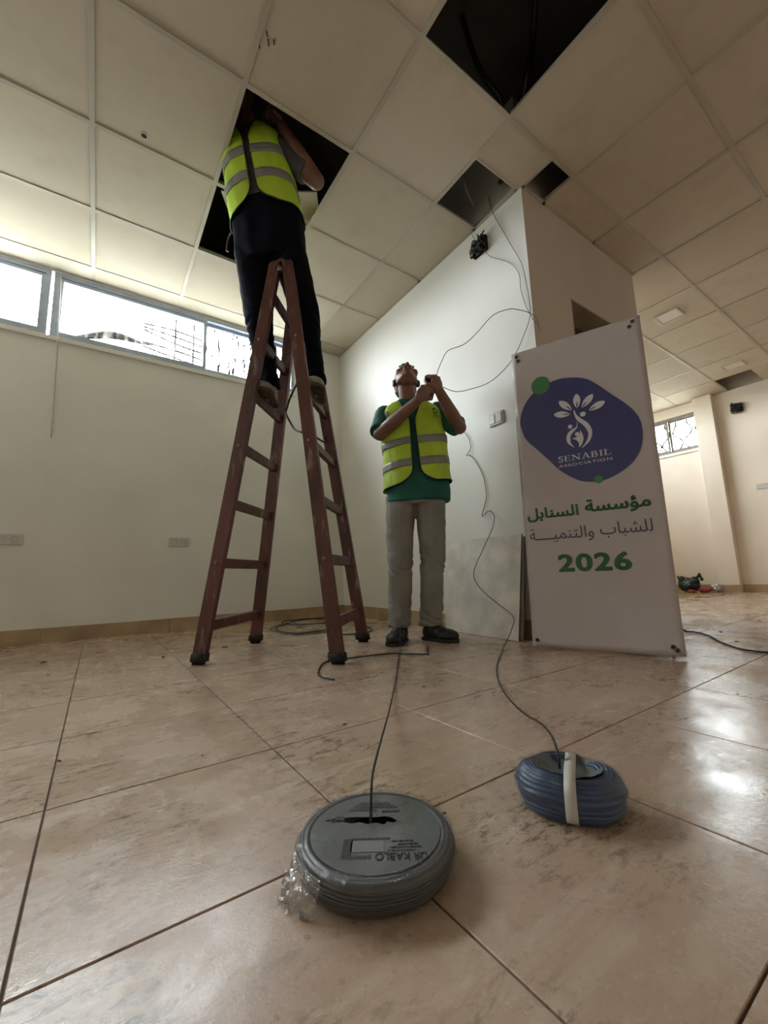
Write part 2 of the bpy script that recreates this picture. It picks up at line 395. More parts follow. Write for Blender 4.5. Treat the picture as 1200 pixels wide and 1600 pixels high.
def p_cap(bm, p0, p1, r0, r1, seg=18, flat=(1, 1), caps=True, ref=None):
    """tapered limb; caps=False leaves flat ends (sleeves, hems)"""
    p0, p1 = V(p0), V(p1); d = (p1-p0); ln = d.length; d = d/ln
    rf = V(ref) if ref else (V((0, 1, 0)) if abs(d.y) < 0.9 else V((1, 0, 0)))
    a = (rf - d*rf.dot(d)).normalized(); b = d.cross(a)
    prof = []
    if caps:
        for k in range(6): t = PI/2*k/6; prof.append((-math.cos(t)*r0, math.sin(t)*r0 + 1e-4))
    else: prof.append((0, r0*0.02)); prof.append((0, r0))
    for k in range(0 if caps else 1, 7): t = k/6; prof.append((t*ln, r0+(r1-r0)*t))
    if caps:
        for k in range(1, 7): t = PI/2*k/6; prof.append((ln+math.sin(t)*r1, math.cos(t)*r1 + 1e-4))
    else: prof.append((ln, r1*0.02))
    rows = [[bm.verts.new(p0 + d*h + a*math.cos(x)*r*flat[0] + b*math.sin(x)*r*flat[1]) for x in [2*PI*k/seg for k in range(seg)]] for h, r in prof]
    for i in range(len(rows)-1):
        for k in range(seg):
            k2 = (k+1) % seg; bm.faces.new((rows[i][k], rows[i][k2], rows[i+1][k2], rows[i+1][k]))
    bm.faces.new(rows[0][::-1]); bm.faces.new(rows[-1])

def sel(a, n=2.5):
    c, s = math.cos(a), math.sin(a)
    return (math.copysign(abs(s)**(2/n), s), math.copysign(abs(c)**(2/n), c))

def prof_at(prof, z):
    if z <= prof[0][0]: return prof[0][1:]
    for p, q in zip(prof, prof[1:]):
        if z <= q[0]:
            t = (z-p[0])/(q[0]-p[0]); return tuple(p[i]+(q[i]-p[i])*t for i in range(1, 5))
    return prof[-1][1:]

def torso_pt(prof, th, z, off=0.0):
    a, b, cu, cw = prof_at(prof, z); s, c = sel(th)
    return V((cu + (a+off)*s, -(cw + (b+off)*c), z))

def p_torso(bm, prof, shrink=1.0, z0=None, z1=None, seg=40, step=0.02):
    z0 = prof[0][0] if z0 is None else z0; z1 = prof[-1][0] if z1 is None else z1
    n = max(2, int((z1-z0)/step)); rows = []
    for i in range(n+1):
        z = z0+(z1-z0)*i/n; a, b, cu, cw = prof_at(prof, z); row = []
        for k in range(seg):
            s, c = sel(2*PI*k/seg); row.append(bm.verts.new((cu+a*shrink*s, -(cw+b*shrink*c), z)))
        rows.append(row)
    for i in range(n):
        for k in range(seg):
            k2 = (k+1) % seg; bm.faces.new((rows[i][k], rows[i][k2], rows[i+1][k2], rows[i+1][k]))
    bm.faces.new(rows[0][::-1]); bm.faces.new(rows[-1])

def fuse(name, bm, m, parent=None, voxel=0.006, smooth=4, disp=None):
    bmesh.ops.recalc_face_normals(bm, faces=bm.faces[:])
    me = bpy.data.meshes.new(name+'_raw'); bm.to_mesh(me); bm.free()
    t = bpy.data.objects.new('tmp_fuse', me); COL.objects.link(t)
    r = t.modifiers.new('r', 'REMESH'); r.mode = 'VOXEL'; r.voxel_size = voxel; r.adaptivity = 0
    s = t.modifiers.new('s', 'SMOOTH'); s.factor = 0.5; s.iterations = smooth
    dg = bpy.context.evaluated_depsgraph_get(); dg.update()
    out = bpy.data.meshes.new_from_object(t.evaluated_get(dg))
    bpy.data.objects.remove(t); bpy.data.meshes.remove(me)
    out.name = name
    if disp:
        nv = [v.normal.copy() for v in out.vertices]
        for v, nn in zip(out.vertices, nv): v.co = v.co + nn*disp(v.co)
    out.materials.clear()
    return link(name, out, m, parent, True)

# ------------------------------------------------------------------ setting: floor
TS, FX0, FY0 = 0.402, -0.0515, 0.575
floor = box('floor', XL-0.2, XR+0.2, YR-0.2, YB+0.2, -0.12, -0.004, M['grout']); tag(floor, kind='structure')
def tile_mesh(sx, sy, gap=0.0015, h=0.012, bv=0.0009):
    hx, hy = sx/2-gap, sy/2-gap; vs = []
    for z, i in ((-h, 0), (-bv, 0), (0, bv)):
        for x, y in ((-1, -1), (1, -1), (1, 1), (-1, 1)): vs.append((x*(hx-i), y*(hy-i), z))
    fs = [(8, 9, 10, 11)]
    for l in (0, 4):
        for k in range(4): fs.append((l+k, l+(k+1) % 4, l+4+(k+1) % 4, l+4+k))
    return mesh('floor_tile', vs, fs)
full = tile_mesh(TS, TS); full.materials.append(M['floor'])
rest_bm = bmesh.new()
i0 = math.floor((XL-FX0)/TS); i1 = math.ceil((XR-FX0)/TS); j0 = math.floor((YR-FY0)/TS); j1 = math.ceil((YB-FY0)/TS)
for i in range(i0, i1):
    for j in range(j0, j1):
        x0, x1 = max(XL, FX0+i*TS), min(XR, FX0+(i+1)*TS); y0, y1 = max(YR, FY0+j*TS), min(YB, FY0+(j+1)*TS)
        if x1-x0 < 0.02 or y1-y0 < 0.02: continue
        if x0 > PX0 and x1 < PX1 and y0 > PY: continue
        cx, cy = (x0+x1)/2, (y0+y1)/2
        if cy < -0.35 or (cx < -0.75 and cy < 2.2) or cx < -1.35 or (cx > 3.4 and cy < 0.2):
            add_box(rest_bm, x0+.0022, x1-.0022, y0+.0022, y1-.0022, -0.012, 0)
            continue
        me = full if abs(x1-x0-TS) < 1e-4 and abs(y1-y0-TS) < 1e-4 else tile_mesh(x1-x0, y1-y0)
        o = link('floor_tile', me, M['floor'], floor); o.location = (cx, cy, random.uniform(-0.0006, 0.0))
tag(link('floor_tile_field', bm_mesh('floor_tile_field', rest_bm), M['floor'], floor), kind='stuff')

# ------------------------------------------------------------------ setting: walls
def struct(o): return tag(o, kind='structure')
W2X = 1.5     # right end of the window band
struct(boxes('wall_back', [(XL-.2, PX0, YB, YB+.2, 0, WZ0), (XL-.2, PX0, YB, YB+.2, WZ1, HS), (XL-.2, -2.5, YB, YB+.2, WZ0, WZ1), (W2X, PX0, YB, YB+.2, WZ0, WZ1), (PX0, PX1, YB, YB+.2, 0, HS)], M['wall']))
struct(boxes('wall_alcove', [(PX1, XR+.2, YB, YB+.2, 0, WZ0), (PX1, XR+.2, YB, YB+.2, WZ1, HS), (PX1, 3.9, YB, YB+.2, WZ0, WZ1), (6.5, XR+.2, YB, YB+.2, WZ0, WZ1)], M['wall3']))
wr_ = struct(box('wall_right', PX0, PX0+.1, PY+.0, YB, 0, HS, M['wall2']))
wr_.data.materials.append(M['wall4'])                 # its end face takes the partition front's shaded colour
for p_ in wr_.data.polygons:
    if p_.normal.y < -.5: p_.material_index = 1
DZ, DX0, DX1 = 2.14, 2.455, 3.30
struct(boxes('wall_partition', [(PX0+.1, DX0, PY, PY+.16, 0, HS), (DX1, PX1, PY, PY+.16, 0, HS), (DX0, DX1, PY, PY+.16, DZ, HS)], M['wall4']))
struct(box('wall_partition_end', PX1-.1, PX1, PY+.16, YB, 0, HS, M['wall3']))
struct(boxes('wall_far', [(XR, XR+.2, YR-.2, YB+.2, 0, 2.03), (XR, XR+.2, YR-.2, YB+.2, 2.575, HS), (XR, XR+.2, 3.04, YB+.2, 2.03, 2.575), (XR, XR+.2, YR-.2, 1.96, 2.03, 2.575)], M['wall3']))
struct(box('wall_left', XL-.2, XL, YR-.2, YB+.2, 0, HS, M['wall']))
struct(box('wall_rear', XL-.2, XR+.2, YR-.2, YR, 0, HS, M['wall3']))
struct(box('trim_1', XR-.11, XR, 1.855, 2.075, 0, HC, M['wall3'], bev=0.004))     # pilaster on the far wall
def baseboard(name, runs, h=0.098, t=0.012):
    root = struct(empty(name))
    for (x0, y0, x1, y1, nx, ny) in runs:
        ln = math.hypot(x1-x0, y1-y0); k = max(1, round(ln/0.4))
        for q in range(k):
            a, b = q/k, (q+1)/k
            xa, ya, xb, yb = x0+(x1-x0)*a, y0+(y1-y0)*a, x0+(x1-x0)*b, y0+(y1-y0)*b
            dx, dy = (xb-xa)/ln*k*0.0012, (yb-ya)/ln*k*0.0012
            xs, ys = sorted((xa+dx, xb-dx+nx*t)), sorted((ya+dy, yb-dy+ny*t))
            box('skirting_tile', xs[0], xs[1], ys[0], ys[1], 0.0, h+random.uniform(-.001, .001), M['base'], root)
    return root
baseboard('baseboard_back', [(XL, YB, PX0, YB, 0, -1)])
baseboard('baseboard_right', [(PX0, PY, PX0, YB, -1, 0)])
baseboard('baseboard_partition', [(PX0, PY, DX0, PY, 0, -1), (DX1, PY, PX1, PY, 0, -1)])
baseboard('baseboard_far', [(XR, -2.4, XR, 1.855, -1, 0), (XR-.11, 1.855, XR-.11, 2.075, -1, 0), (XR, 2.075, XR, YB, -1, 0)])
# doorway into the small room
d1 = struct(empty('door_1', (DX0, PY, 0)))
box('door_lining', 0, DX1-DX0, 0.0, 0.16, DZ-0.012, DZ, M['jamb'], d1)
box('door_lining', 0, 0.012, 0.0, 0.16, 0, DZ-.012, M['jamb'], d1)
box('door_lining', DX1-DX0-0.012, DX1-DX0, 0.0, 0.16, 0, DZ-.012, M['jamb'], d1)
for k in range(4):
    box('louvre_slat', 0.03, 0.33, 0.30, 0.33, 1.80+k*0.085, 1.845+k*0.085, M['socket'], d1)

# ------------------------------------------------------------------ setting: hung ceiling
G = 0.6
def CX(i): return (i-0.2655)*G
def RY(j): return (j+1.8118)*G
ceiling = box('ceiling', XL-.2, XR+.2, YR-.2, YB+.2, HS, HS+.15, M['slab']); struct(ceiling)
bw = 0.012
def bar(x0, x1, y0, y1):
    bm = bmesh.new(); add_box(bm, x0, x1, y0, y1, HC-0.003, HC-0.0003)
    if x1-x0 > y1-y0: add_box(bm, x0, x1, (y0+y1)/2-.001, (y0+y1)/2+.001, HC-0.0003, HC+0.03)
    else: add_box(bm, (x0+x1)/2-.001, (x0+x1)/2+.001, y0, y1, HC-0.0003, HC+0.03)
    return link('grid_bar', bm_mesh('grid_bar', bm), M['bar'], ceiling)
cols = [i for i in range(-4, 13) if XL+.05 < CX(i) < XR-.05]; rows = [j for j in range(-7, 5) if YR+.05 < RY(j) < YB-.05]
for i in cols:
    bar(CX(i)-bw, CX(i)+bw, YR, PY if PX0 < CX(i) < PX1 else YB)
for j in rows:
    if RY(j) < PY: segs = [(XL, XR)]
    else: segs = [(XL, PX0), (PX1, XR)]
    for a, b in segs:
        xs = [a]+[CX(i) for i in cols if a < CX(i) < b]+[b]
        for p, q in zip(xs, xs[1:]):
            bar(p+(bw if p != a else 0), q-(bw if q != b else 0), RY(j)-bw, RY(j)+bw)
# wall angles
bar(XL, PX0, YB-.02, YB); bar(PX0-.02, PX0, PY+.04, YB-.02); bar(PX0+.02, PX1, PY-.02, PY); bar(PX1, PX1+.02, PY, YB-.02); bar(XR-.02, XR, YR, YB)
bar(CX(3)+bw, PX0-.02, 1.33-.006, 1.33+.006); bar(PX0-.002, PX0+.012, RY(0)+bw, PY-.02)
OPEN = {(1, 1), (1, 2), (2, -1), (11, 0), (3, 0)}
def ctile(x0, x1, y0, y1, dz=0.0, tilt=True):
    x0 += .003; x1 -= .003; y0 += .003; y1 -= .003
    cx, cy = (x0+x1)/2, (y0+y1)/2
    bm = bmesh.new(); add_box(bm, x0-cx, x1-cx, y0-cy, y1-cy, 0, 0.011)
    o = link('ceiling_tile', bm_mesh('ceiling_tile', bm), M['ceil'], ceiling)
    o.location = (cx, cy, HC+0.0005+dz+random.uniform(0, .0012))
    return o
xs = [XL]+[CX(i) for i in cols]+[XR]; ys = [YR]+[RY(j) for j in rows]+[YB]
for a, b in zip(xs, xs[1:]):
    for c, d in zip(ys, ys[1:]):
        i = round(a/G+0.2655) if a > XL else -99; j = round(c/G-1.8118) if c > YR else -99
        if (i, j) in OPEN: continue
        if a >= PX0-0.01 and b <= PX1+.01 and c >= PY: continue
        x0, x1, y0, y1 = a, b, c, d
        mx, my = (a+b)/2, (c+d)/2
        if d > PY:                        # clip against the small room
            if a < PX0 < b and c > PY-.01: x1 = PX0
            elif a < PX1 < b and c > PY-.01: x0 = PX1
            elif c < PY < d and a > PX0 and b < PX1+.3: y1 = PY
            if x0 >= PX0 and x1 <= PX1 and y0 >= PY: continue
        if c < PY < d and a < PX1 < b: # end of the block: L-shaped cell in two pieces
            ctile(a, PX1, c, PY); ctile(PX1, b, c, d); continue
        ctile(x0, x1, y0, y1)
ctile(CX(3), PX0+.004, RY(0), 1.33)                    # small cut piece by the corner
ctile(CX(11), XR, RY(0), 1.31)                         # cut piece beside the far opening
# lifted tile lying askew on the grid behind the climbing man
lt = box('ceiling_tile', 0, 0.59, 0, 0.59, 0, 0.011, M['ceil'], ceiling)
lt.location = (0.49, 2.36, HC+0.034); lt.rotation_euler = (0, 0, -0.558)
# drilled cable hole and blemishes
hole = lathe('cable_hole', [(0.001, 0.0), (0.013, 0.0), (0.0135, -0.0012), (0.02, -0.0014), (0.021, 0.0)], M['ceil'], ceiling, 24)
hole.location = (0.067, 2.214, HC+0.001)
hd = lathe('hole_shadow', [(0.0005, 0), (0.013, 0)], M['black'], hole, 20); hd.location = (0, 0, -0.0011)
sb = bmesh.new()
for (x, y, a, l) in ((0.47, 1.45, 1.0, .02), (0.485, 1.475, 1.1, .028), (0.505, 1.46, 1.2, .02), (0.455, 1.51, .9, .016), (0.45, 1.39, 1.7, .018)):
    add_box(sb, -l/2, l/2, -.003, .003, -.0008, .0004, Matrix.Translation((x, y, HC)) @ Matrix.Rotation(a, 4, 'Z'))
tag(link('scratch', bm_mesh('scratch', sb), M['chip'], ceiling), kind='stuff')

# dark service runs in the void seen through the openings
def thing(name, label, cat, loc=(0, 0, 0), rz=0, group=None): return tag(empty(name, loc, rz), label, cat, group)
for pts, nm, lab in (
    ([(1.20, 0.60, 3.36), (1.50, 0.78, 3.25), (1.68, 0.93, 3.12), (1.72, 1.02, 2.96), (1.80, 1.14, 2.86), (1.95, 1.4, 2.80)], 'void_cable', 'black cable sagging across the large dark ceiling opening'),
    ([(1.46, 1.20, 3.38), (1.50, 1.18, 3.15), (1.55, 1.16, 3.0), (1.66, 1.15, 2.92), (1.76, 1.22, 2.86)], 'void_cable', 'shorter black cable joining at the corner of the large ceiling opening')):
    tag(tube(nm, pts, 0.016, M['wire']), lab, 'cable')
tag(tube('void_cable', [(1.70, 1.45, 3.38), (1.74, 1.47, 3.1), (1.72, 1.5, 2.90), (1.80, 1.55, 2.80), (1.93, 1.6, 2.79)], 0.006, M['wiregrey']), 'grey cable loop hanging in the small opening above the junction box', 'cable')
tag(tube('void_cable', [(6.6, 1.45, 3.38), (6.65, 1.5, 3.1), (6.75, 1.55, 2.9), (6.85, 1.5, 3.0), (6.9, 1.45, 3.38)], 0.012, M['wiregrey']), 'grey cable loop inside the ceiling opening by the far wall', 'cable')

# ceiling light panels
for x, y, lab in ((4.34, 1.385, 'small square recessed light panel in ceiling above the banner top'), (6.15, 1.39, 'small square recessed light panel in ceiling near the far wall opening')):
    t = thing('ceiling_light', lab, 'ceiling light', (x, y, HC), group='square ceiling lights')
    bm = bmesh.new()
    for b in ((-.1, .1, -.1, -.085), (-.1, .1, .085, .1), (-.1, -.085, -.085, .085), (.085, .1, -.085, .085)): add_box(bm, b[0], b[1], b[2], b[3], -.01, 0.0004)
    link('light_frame', bm_mesh('light_frame', bm), M['ledframe'], t)
    box('diffuser', -.084, .084, -.084, .084, -.006, .0004, M['led'], t)

# ------------------------------------------------------------------ windows
def rect_frame(bm, x0, x1, z0, z1, w, y0, y1):
    for b in ((x0, x1, z0, z0+w), (x0, x1, z1-w, z1), (x0, x0+w, z0+w, z1-w), (x1-w, x1, z0+w, z1-w)):
        add_box(bm, b[0], b[1], y0, y1, b[2], b[3])
def window(name, x0, x1, panes, sill=True, xo=0):
    w = struct(empty(name, ((x0+x1)/2, YB, WZ0))); cx = (x0+x1)/2
    bm = bmesh.new(); rect_frame(bm, x0-cx, x1-cx, 0, WZ1-WZ0, 0.03, 0.0, 0.07)
    link('window_frame', bm_mesh('window_frame', bm), M['alu'], w)
    for k, (a, b, y, m) in enumerate(panes):
        bm = bmesh.new(); rect_frame(bm, a-cx, b-cx, 0.03, WZ1-WZ0-.03, 0.026, y, y+.024)
        s = link('sash', bm_mesh('sash', bm), M['alu'], w)
        box('pane', a-cx+.026, b-cx-.026, y+.010, y+.014, .056, WZ1-WZ0-.056, M[m], s)
    if sill: box('sill', x0-cx-.008, x1-cx+.008, -.022, 0.0, -.035, 0.0, M['wall'], w, bev=.003)
    return w
window('window_1', -2.5, -0.415, [(-2.47, -1.45, .042, 'glass'), (-1.47, -0.445, .012, 'glass')])
window('window_2', -0.396, W2X, [(-0.366, 0.68, .012, 'glass'), (0.655, 1.47, .042, 'glass_dirty')])
window('window_3', 3.9, 6.5, [(3.93, 5.22, .042, 'glass'), (5.2, 6.47, .012, 'glass')])
# far wall windows (built turned a quarter)
def window_far(name, y0, y1, z0, z1, splits):
    w = struct(empty(name, (XR, (y0+y1)/2, z0), -PI/2)); h = (y1-y0)/2; H = z1-z0
    bm = bmesh.new(); rect_frame(bm, -h, h, 0, H, .035, 0.0, .07); link('window_frame', bm_mesh('window_frame', bm), M['alu2'], w)
    n = len(splits)-1
    for k in range(n):
        a, b = splits[k], splits[k+1]
        bm = bmesh.new(); rect_frame(bm, a, b, .035, H-.035, .028, .012+.026*(k % 2), .036+.026*(k % 2)); s = link('sash', bm_mesh('sash', bm), M['alu2'], w)
        box('pane', a+.028, b-.028, .022+.026*(k % 2), .026+.026*(k % 2), .063, H-.063, M['glass'], s)
    box('sill', -h-.03, h+.03, -.025, 0, -.04, 0, M['wall3'], w, bev=.003)
    return w
window_far('window_4', 1.96, 3.04, 2.03, 2.575, [-.505, .04, .505])
# security grille outside the far window: wavy iron bars
gr = thing('window_grille', 'wavy iron security grille outside the small far window', 'window grille', (XR+.16, 2.55, 2.03))
for k in range(7):
    y = 0.44-k*0.147
    sgn = 1 if k % 2 else -1
    tube('bar', [(0, y, 0), (0, y+sgn*.0, .06), (0, y+sgn*.065, .19), (0, y-sgn*.05, .33), (0, y+sgn*.0, .46), (0, y, .545)], 0.011, M['iron'], gr, seg=6)
for z in (0.006, 0.46): tube('bar', [(0, -.485, z), (0, .485, z)], 0.006, M['iron'], gr, n=1, seg=6)
# grille and torn sheet outside the window band
gr = thing('window_grille', 'thin horizontal wires outside the window behind the ladder', 'window grille', (0.2, YB+.17, WZ0))
for z, s in ((.10, .0), (.17, -.03), (.235, .02), (.36, -.05), (.30, -.02)):
    tube('bar', [(0.0, 0, z+.09+s), (0.25, 0, z+.05), (0.5, 0, z+.02)], 0.008, M['iron'], gr, n=4, seg=6)
for x in (.25, .40): tube('bar', [(x, .01, .0), (x, .01, .52)], 0.007, M['iron'], gr, n=1, seg=6)
vs, fs = [], []
for i in range(15):
    for j in range(5):
        s = i/14; t = j/4; vs.append((s*.62, .02*math.sin(s*9)+.05*t, .07*math.sin(s*4.2)*t*(1-.3*s)+.11*s+.07*t*s+.006*t))
for i in range(14):
    for j in range(4): fs.append((i*5+j, (i+1)*5+j, (i+1)*5+j+1, i*5+j+1))
sh = link('torn_sheet', mesh('torn_sheet', vs, fs), M['rustsheet'], None, True); sh.location = (-0.31, YB+.08, WZ0+.075)
sm = sh.modifiers.new('t', 'SOLIDIFY'); sm.thickness = .003
tag(sh, 'curled torn plastic sheet lying outside against the long window', 'plastic sheet')
# hanging wire below the window joint
tag(tube('window_wire', [(-.36, YB-.012, 2.69), (-.352, YB-.03, 2.45), (-.345, YB-.03, 2.22), (-.337, YB-.028, 2.0), (-.335, YB-.012, 1.75), (-.33, YB-.012, 1.42)], .0045, M['wirewhite']), 'thin white wire hanging down the wall from the window frame', 'wire')

# ------------------------------------------------------------------ sockets, switch, boxes
def socket(name, label, loc, rz, w=.145, h=.072, group='double wall sockets'):
    t = thing(name, label, 'socket', loc, rz, group)
    box('cover_plate', -w/2, w/2, -.011, 0, -h/2, h/2, M['socket'], t, bev=.004)
    for s in (-1, 1):
        o = lathe('outlet_well', [(.001, .0), (.017, .0), (.019, .004), (.0205, .004)], M['socketdark'], t, 20); o.rotation_euler = (PI/2, 0, 0); o.location = (s*w*.23, -.0085, 0)
        for q in (-1, 1):
            e = lathe('pin_hole', [(.0005, .002), (.0028, .002)], M['black'], o, 10); e.location = (q*.0075, 0, -.0012)
    return t
socket('wall_socket', 'white double socket on back wall at the left edge', (-.505, YB, .693), 0)
socket('wall_socket', 'white double socket on back wall left of the ladder', (.522, YB, .692), 0)
socket('wall_socket', 'white double socket on the far right wall', (XR, 1.49, 1.35), -PI/2)
t = thing('light_switch', 'white switch plate on the wall beside the man', 'light switch', (PX0, 1.624, 1.33), -PI/2)
box('cover_plate', -.058, .058, -.012, 0, -.042, .042, M['socket'], t, bev=.005)
for s in (-1, 1): box('rocker', s*.026-.021, s*.026+.021, -.0175, -.011, -.03, .03, M['socket'], t, bev=.003)
def junction(label, loc, rz, seed, sc=1.0, proud=0.03):
    t = thing('junction_box', label, 'junction box', loc, rz, 'open wiring boxes')
    bm = bmesh.new(); a = .045*sc
    rect_frame(bm, -a*1.1, a*1.1, -a, a, .004, -proud, 0); add_box(bm, -a*1.1, a*1.1, -.003, -.0005, -a, a)
    link('box_shell', bm_mesh('box_shell', bm), M['black'], t)
    rnd = random.Random(seed)
    for k in range(11):
        pts = [(rnd.uniform(-.9, .9)*a, -.006, rnd.uniform(-.8, .8)*a)]
        for q in range(4): pts.append((rnd.uniform(-1.25, 1.25)*a, -rnd.uniform(.012, .05)*sc, rnd.uniform(-1.25, 1.35)*a))
        tube('wire_end', pts, .0042*sc, M['wire'], t, n=6, seg=6)
    return t
junction('open black junction box with tangled wires high on the wall', (PX0, 1.645, 2.555), -PI/2, 3, 1.15)
junction('dark open wiring box high on the far wall', (XR, 1.615, 2.45), -PI/2, 9, 1.2, .006)

# ------------------------------------------------------------------ leaning boards
def leaning(label, y0, y1, xb0, xb1, xt, zt, m, th=.011):
    t = thing('ceiling_board', label, 'board', ((xb0+xb1)/2, (y0+y1)/2, 0), group='boards leaning on the wall')
    o = V(((xb0+xb1)/2, (y0+y1)/2, 0))
    A, B = V((xb0, y0, 0.0)), V((xb1, y1, 0.0)); Ct, D = V((xt, y1, zt)), V((xt, y0, zt))
    n = (B-A).cross(D-A).normalized()
    if n.x > 0: n = -n
    f = [A, B, Ct, D]; back = [p-n*th for p in f]
    k = max(0, -min(p.z for p in back+f)); vs = [p-o+V((0, 0, k)) for p in f]+[p-o+V((0, 0, k)) for p in back]
    me = mesh('panel_core', vs, [(0, 1, 2, 3), (4, 7, 6, 5), (0, 4, 5, 1), (1, 5, 6, 2), (2, 6, 7, 3), (3, 7, 4, 0)])
    me.materials.append(m); me.materials.append(M['boardedge'])
    for p in me.polygons:
        if p.index == 2 or p.index == 5 or p.index == 3: p.material_index = 1
    link('panel_core', me, None, t)
    return t
leaning('stained white ceiling board leaning on wall, front one of two', 1.486, 2.10, 1.885, 1.925, 1.985, .585, M['board'])
leaning('ceiling board behind the front leaning one, only its dark edge visible', 1.484, 2.06, 1.922, 1.95, 2.003, .57, M['board'])

# ------------------------------------------------------------------ cables
def cable(label, pts, r=.0035, m='wire', n=8): return tag(tube('cable', pts, r, M[m], n=n), label, 'cable')
cable('thin cable rising from the mans hands to the wall corner', [(1.462, 1.565, 1.41), (1.478, 1.575, 1.45), (1.493, 1.585, 1.484), (1.547, 1.601, 1.573), (1.602, 1.6, 1.655), (1.657, 1.524, 1.674), (1.712, 1.471, 1.735), (1.766, 1.393, 1.818), (1.821, 1.323, 1.836), (1.876, 1.3, 1.839), (1.93, 1.277, 1.829), (1.985, 1.264, 1.805), (2.05, 1.29, 1.76)], .0022, 'wiregrey')
cable('thin cable sagging from the hands then up to the ceiling opening', [(1.47, 1.56, 1.40), (1.503, 1.566, 1.396), (1.599, 1.556, 1.385), (1.696, 1.534, 1.414), (1.792, 1.473, 1.455), (1.889, 1.428, 1.548), (1.985, 1.42, 1.665), (2.0, 1.359, 1.766), (2.008, 1.322, 1.847), (2.008, 1.312, 1.942), (2.008, 1.322, 2.075), (2.008, 1.342, 2.218), (2.008, 1.405, 2.397), (2.008, 1.482, 2.608), (2.008, 1.52, 2.72), (2.0, 1.54, 2.85)], .0022, 'wiregrey')
cable('thin grey cable looping from the junction box to the corner', [(2.0, 1.60, 2.49), (1.995, 1.56, 2.42), (2.008, 1.52, 2.38), (2.008, 1.42, 2.275), (2.008, 1.366, 2.17), (2.008, 1.362, 2.06), (2.008, 1.34, 1.94), (2.008, 1.312, 1.86), (2.008, 1.302, 1.83), (2.03, 1.29, 1.80)], .0022, 'wiregrey')
cable('short grey cable from the ceiling edge into the junction box', [(2.005, 1.72, 2.75), (2.008, 1.70, 2.68), (2.0, 1.665, 2.59)], .0022, 'wiregrey')
cable('black cable from the blue coil climbing over the leaning board and wall', [(.648, .448, .055), (.652, .452, .075), (.68, .48, .088), (.74, .545, .08), (.841, .669, .052), (1.013, .86, .02), (1.185, 1.035, .0036), (1.338, 1.171, .0036), (1.50, 1.29, .0036), (1.66, 1.40, .012), (1.80, 1.46, .07), (1.875, 1.50, .13), (1.885, 1.60, .19), (1.90, 1.71, .25), (1.918, 1.80, .32), (1.93, 1.815, .39), (1.95, 1.76, .50), (1.963, 1.70, .60), (1.985, 1.685, .66), (2.005, 1.69, .72), (2.008, 1.73, .755), (2.008, 1.79, .73), (2.012, 1.765, .80), (2.012, 1.745, .86), (2.012, 1.76, .98), (2.012, 1.81, 1.09), (2.012, 1.86, 1.15), (2.008, 1.89, 1.16), (2.010, 1.852, 1.20), (2.010, 1.862, 1.27), (2.010, 1.90, 1.33)], .0022, 'wire')
cable('black cable running from the grey coil to the standing mans shoe', [(.333, .537, .02), (.337, .542, .05), (.352, .562, .078), (.385, .605, .078), (.507, .763, .05), (.701, 1.009, .015), (.916, 1.279, .0036), (1.127, 1.546, .0036), (1.27, 1.725, .0036), (1.315, 1.785, .03), (1.345, 1.82, .062), (1.375, 1.857, .085), (1.41, 1.88, .10)], .0022, 'wire')
cable('dark cable coiled loosely on the floor behind the ladder', [(1.35, 2.72, .006), (1.137, 2.72, .006), (1.09, 2.95, .006), (1.16, 3.15, .008), (1.36, 3.40, .008), (1.62, 3.54, .006), (1.84, 3.45, .006), (1.80, 3.18, .012), (1.51, 3.05, .014), (1.28, 3.20, .014), (1.30, 3.42, .014), (1.5, 3.5, .014), (1.7, 3.3, .016), (1.75, 2.95, .010), (1.66, 2.65, .006), (1.56, 2.44, .006), (1.42, 2.38, .006), (1.30, 2.45, .006)], .0045, 'wire')
cable('thin brown cable ring on the floor behind the ladder', [(1.5, 2.9, .016), (1.38, 2.68, .005), (1.14, 2.66, .005), (1.07, 2.85, .005), (1.075, 3.08, .008), (1.25, 3.28, .015)], .004, 'wiregrey')
cable('bent black cable lying on the floor in front of the ladder', [(.741, 1.425, .005), (.725, 1.48, .005), (.735, 1.545, .005), (.772, 1.615, .005), (.82, 1.69, .005), (.885, 1.738, .005), (1.01, 1.725, .005), (1.179, 1.686, .005), (1.24, 1.61, .005), (1.288, 1.552, .005), (1.30, 1.548, .005), (1.34, 1.60, .005), (1.428, 1.701, .005)], .0036, 'wire')
cable('black cable lying across the floor right of the banner', [(3.1, 1.2, .005), (2.812, 1.04, .005), (2.788, .988, .005), (2.686, .887, .005), (2.521, .792, .005), (2.403, .709, .005), (2.35, .65, .005), (2.34, .56, .005), (2.40, .40, .005), (2.6, .1, .005)], .004, 'wire')

# ------------------------------------------------------------------ ladder
LC, LAZ, LSB, LWB, LWT, LH = V((.848, 2.114, 0)), .83, .33, .294, .145, 2.136
lad = thing('step_ladder', 'tall worn red-brown wooden A-frame ladder the man stands on', 'ladder', LC, LAZ-PI/2)
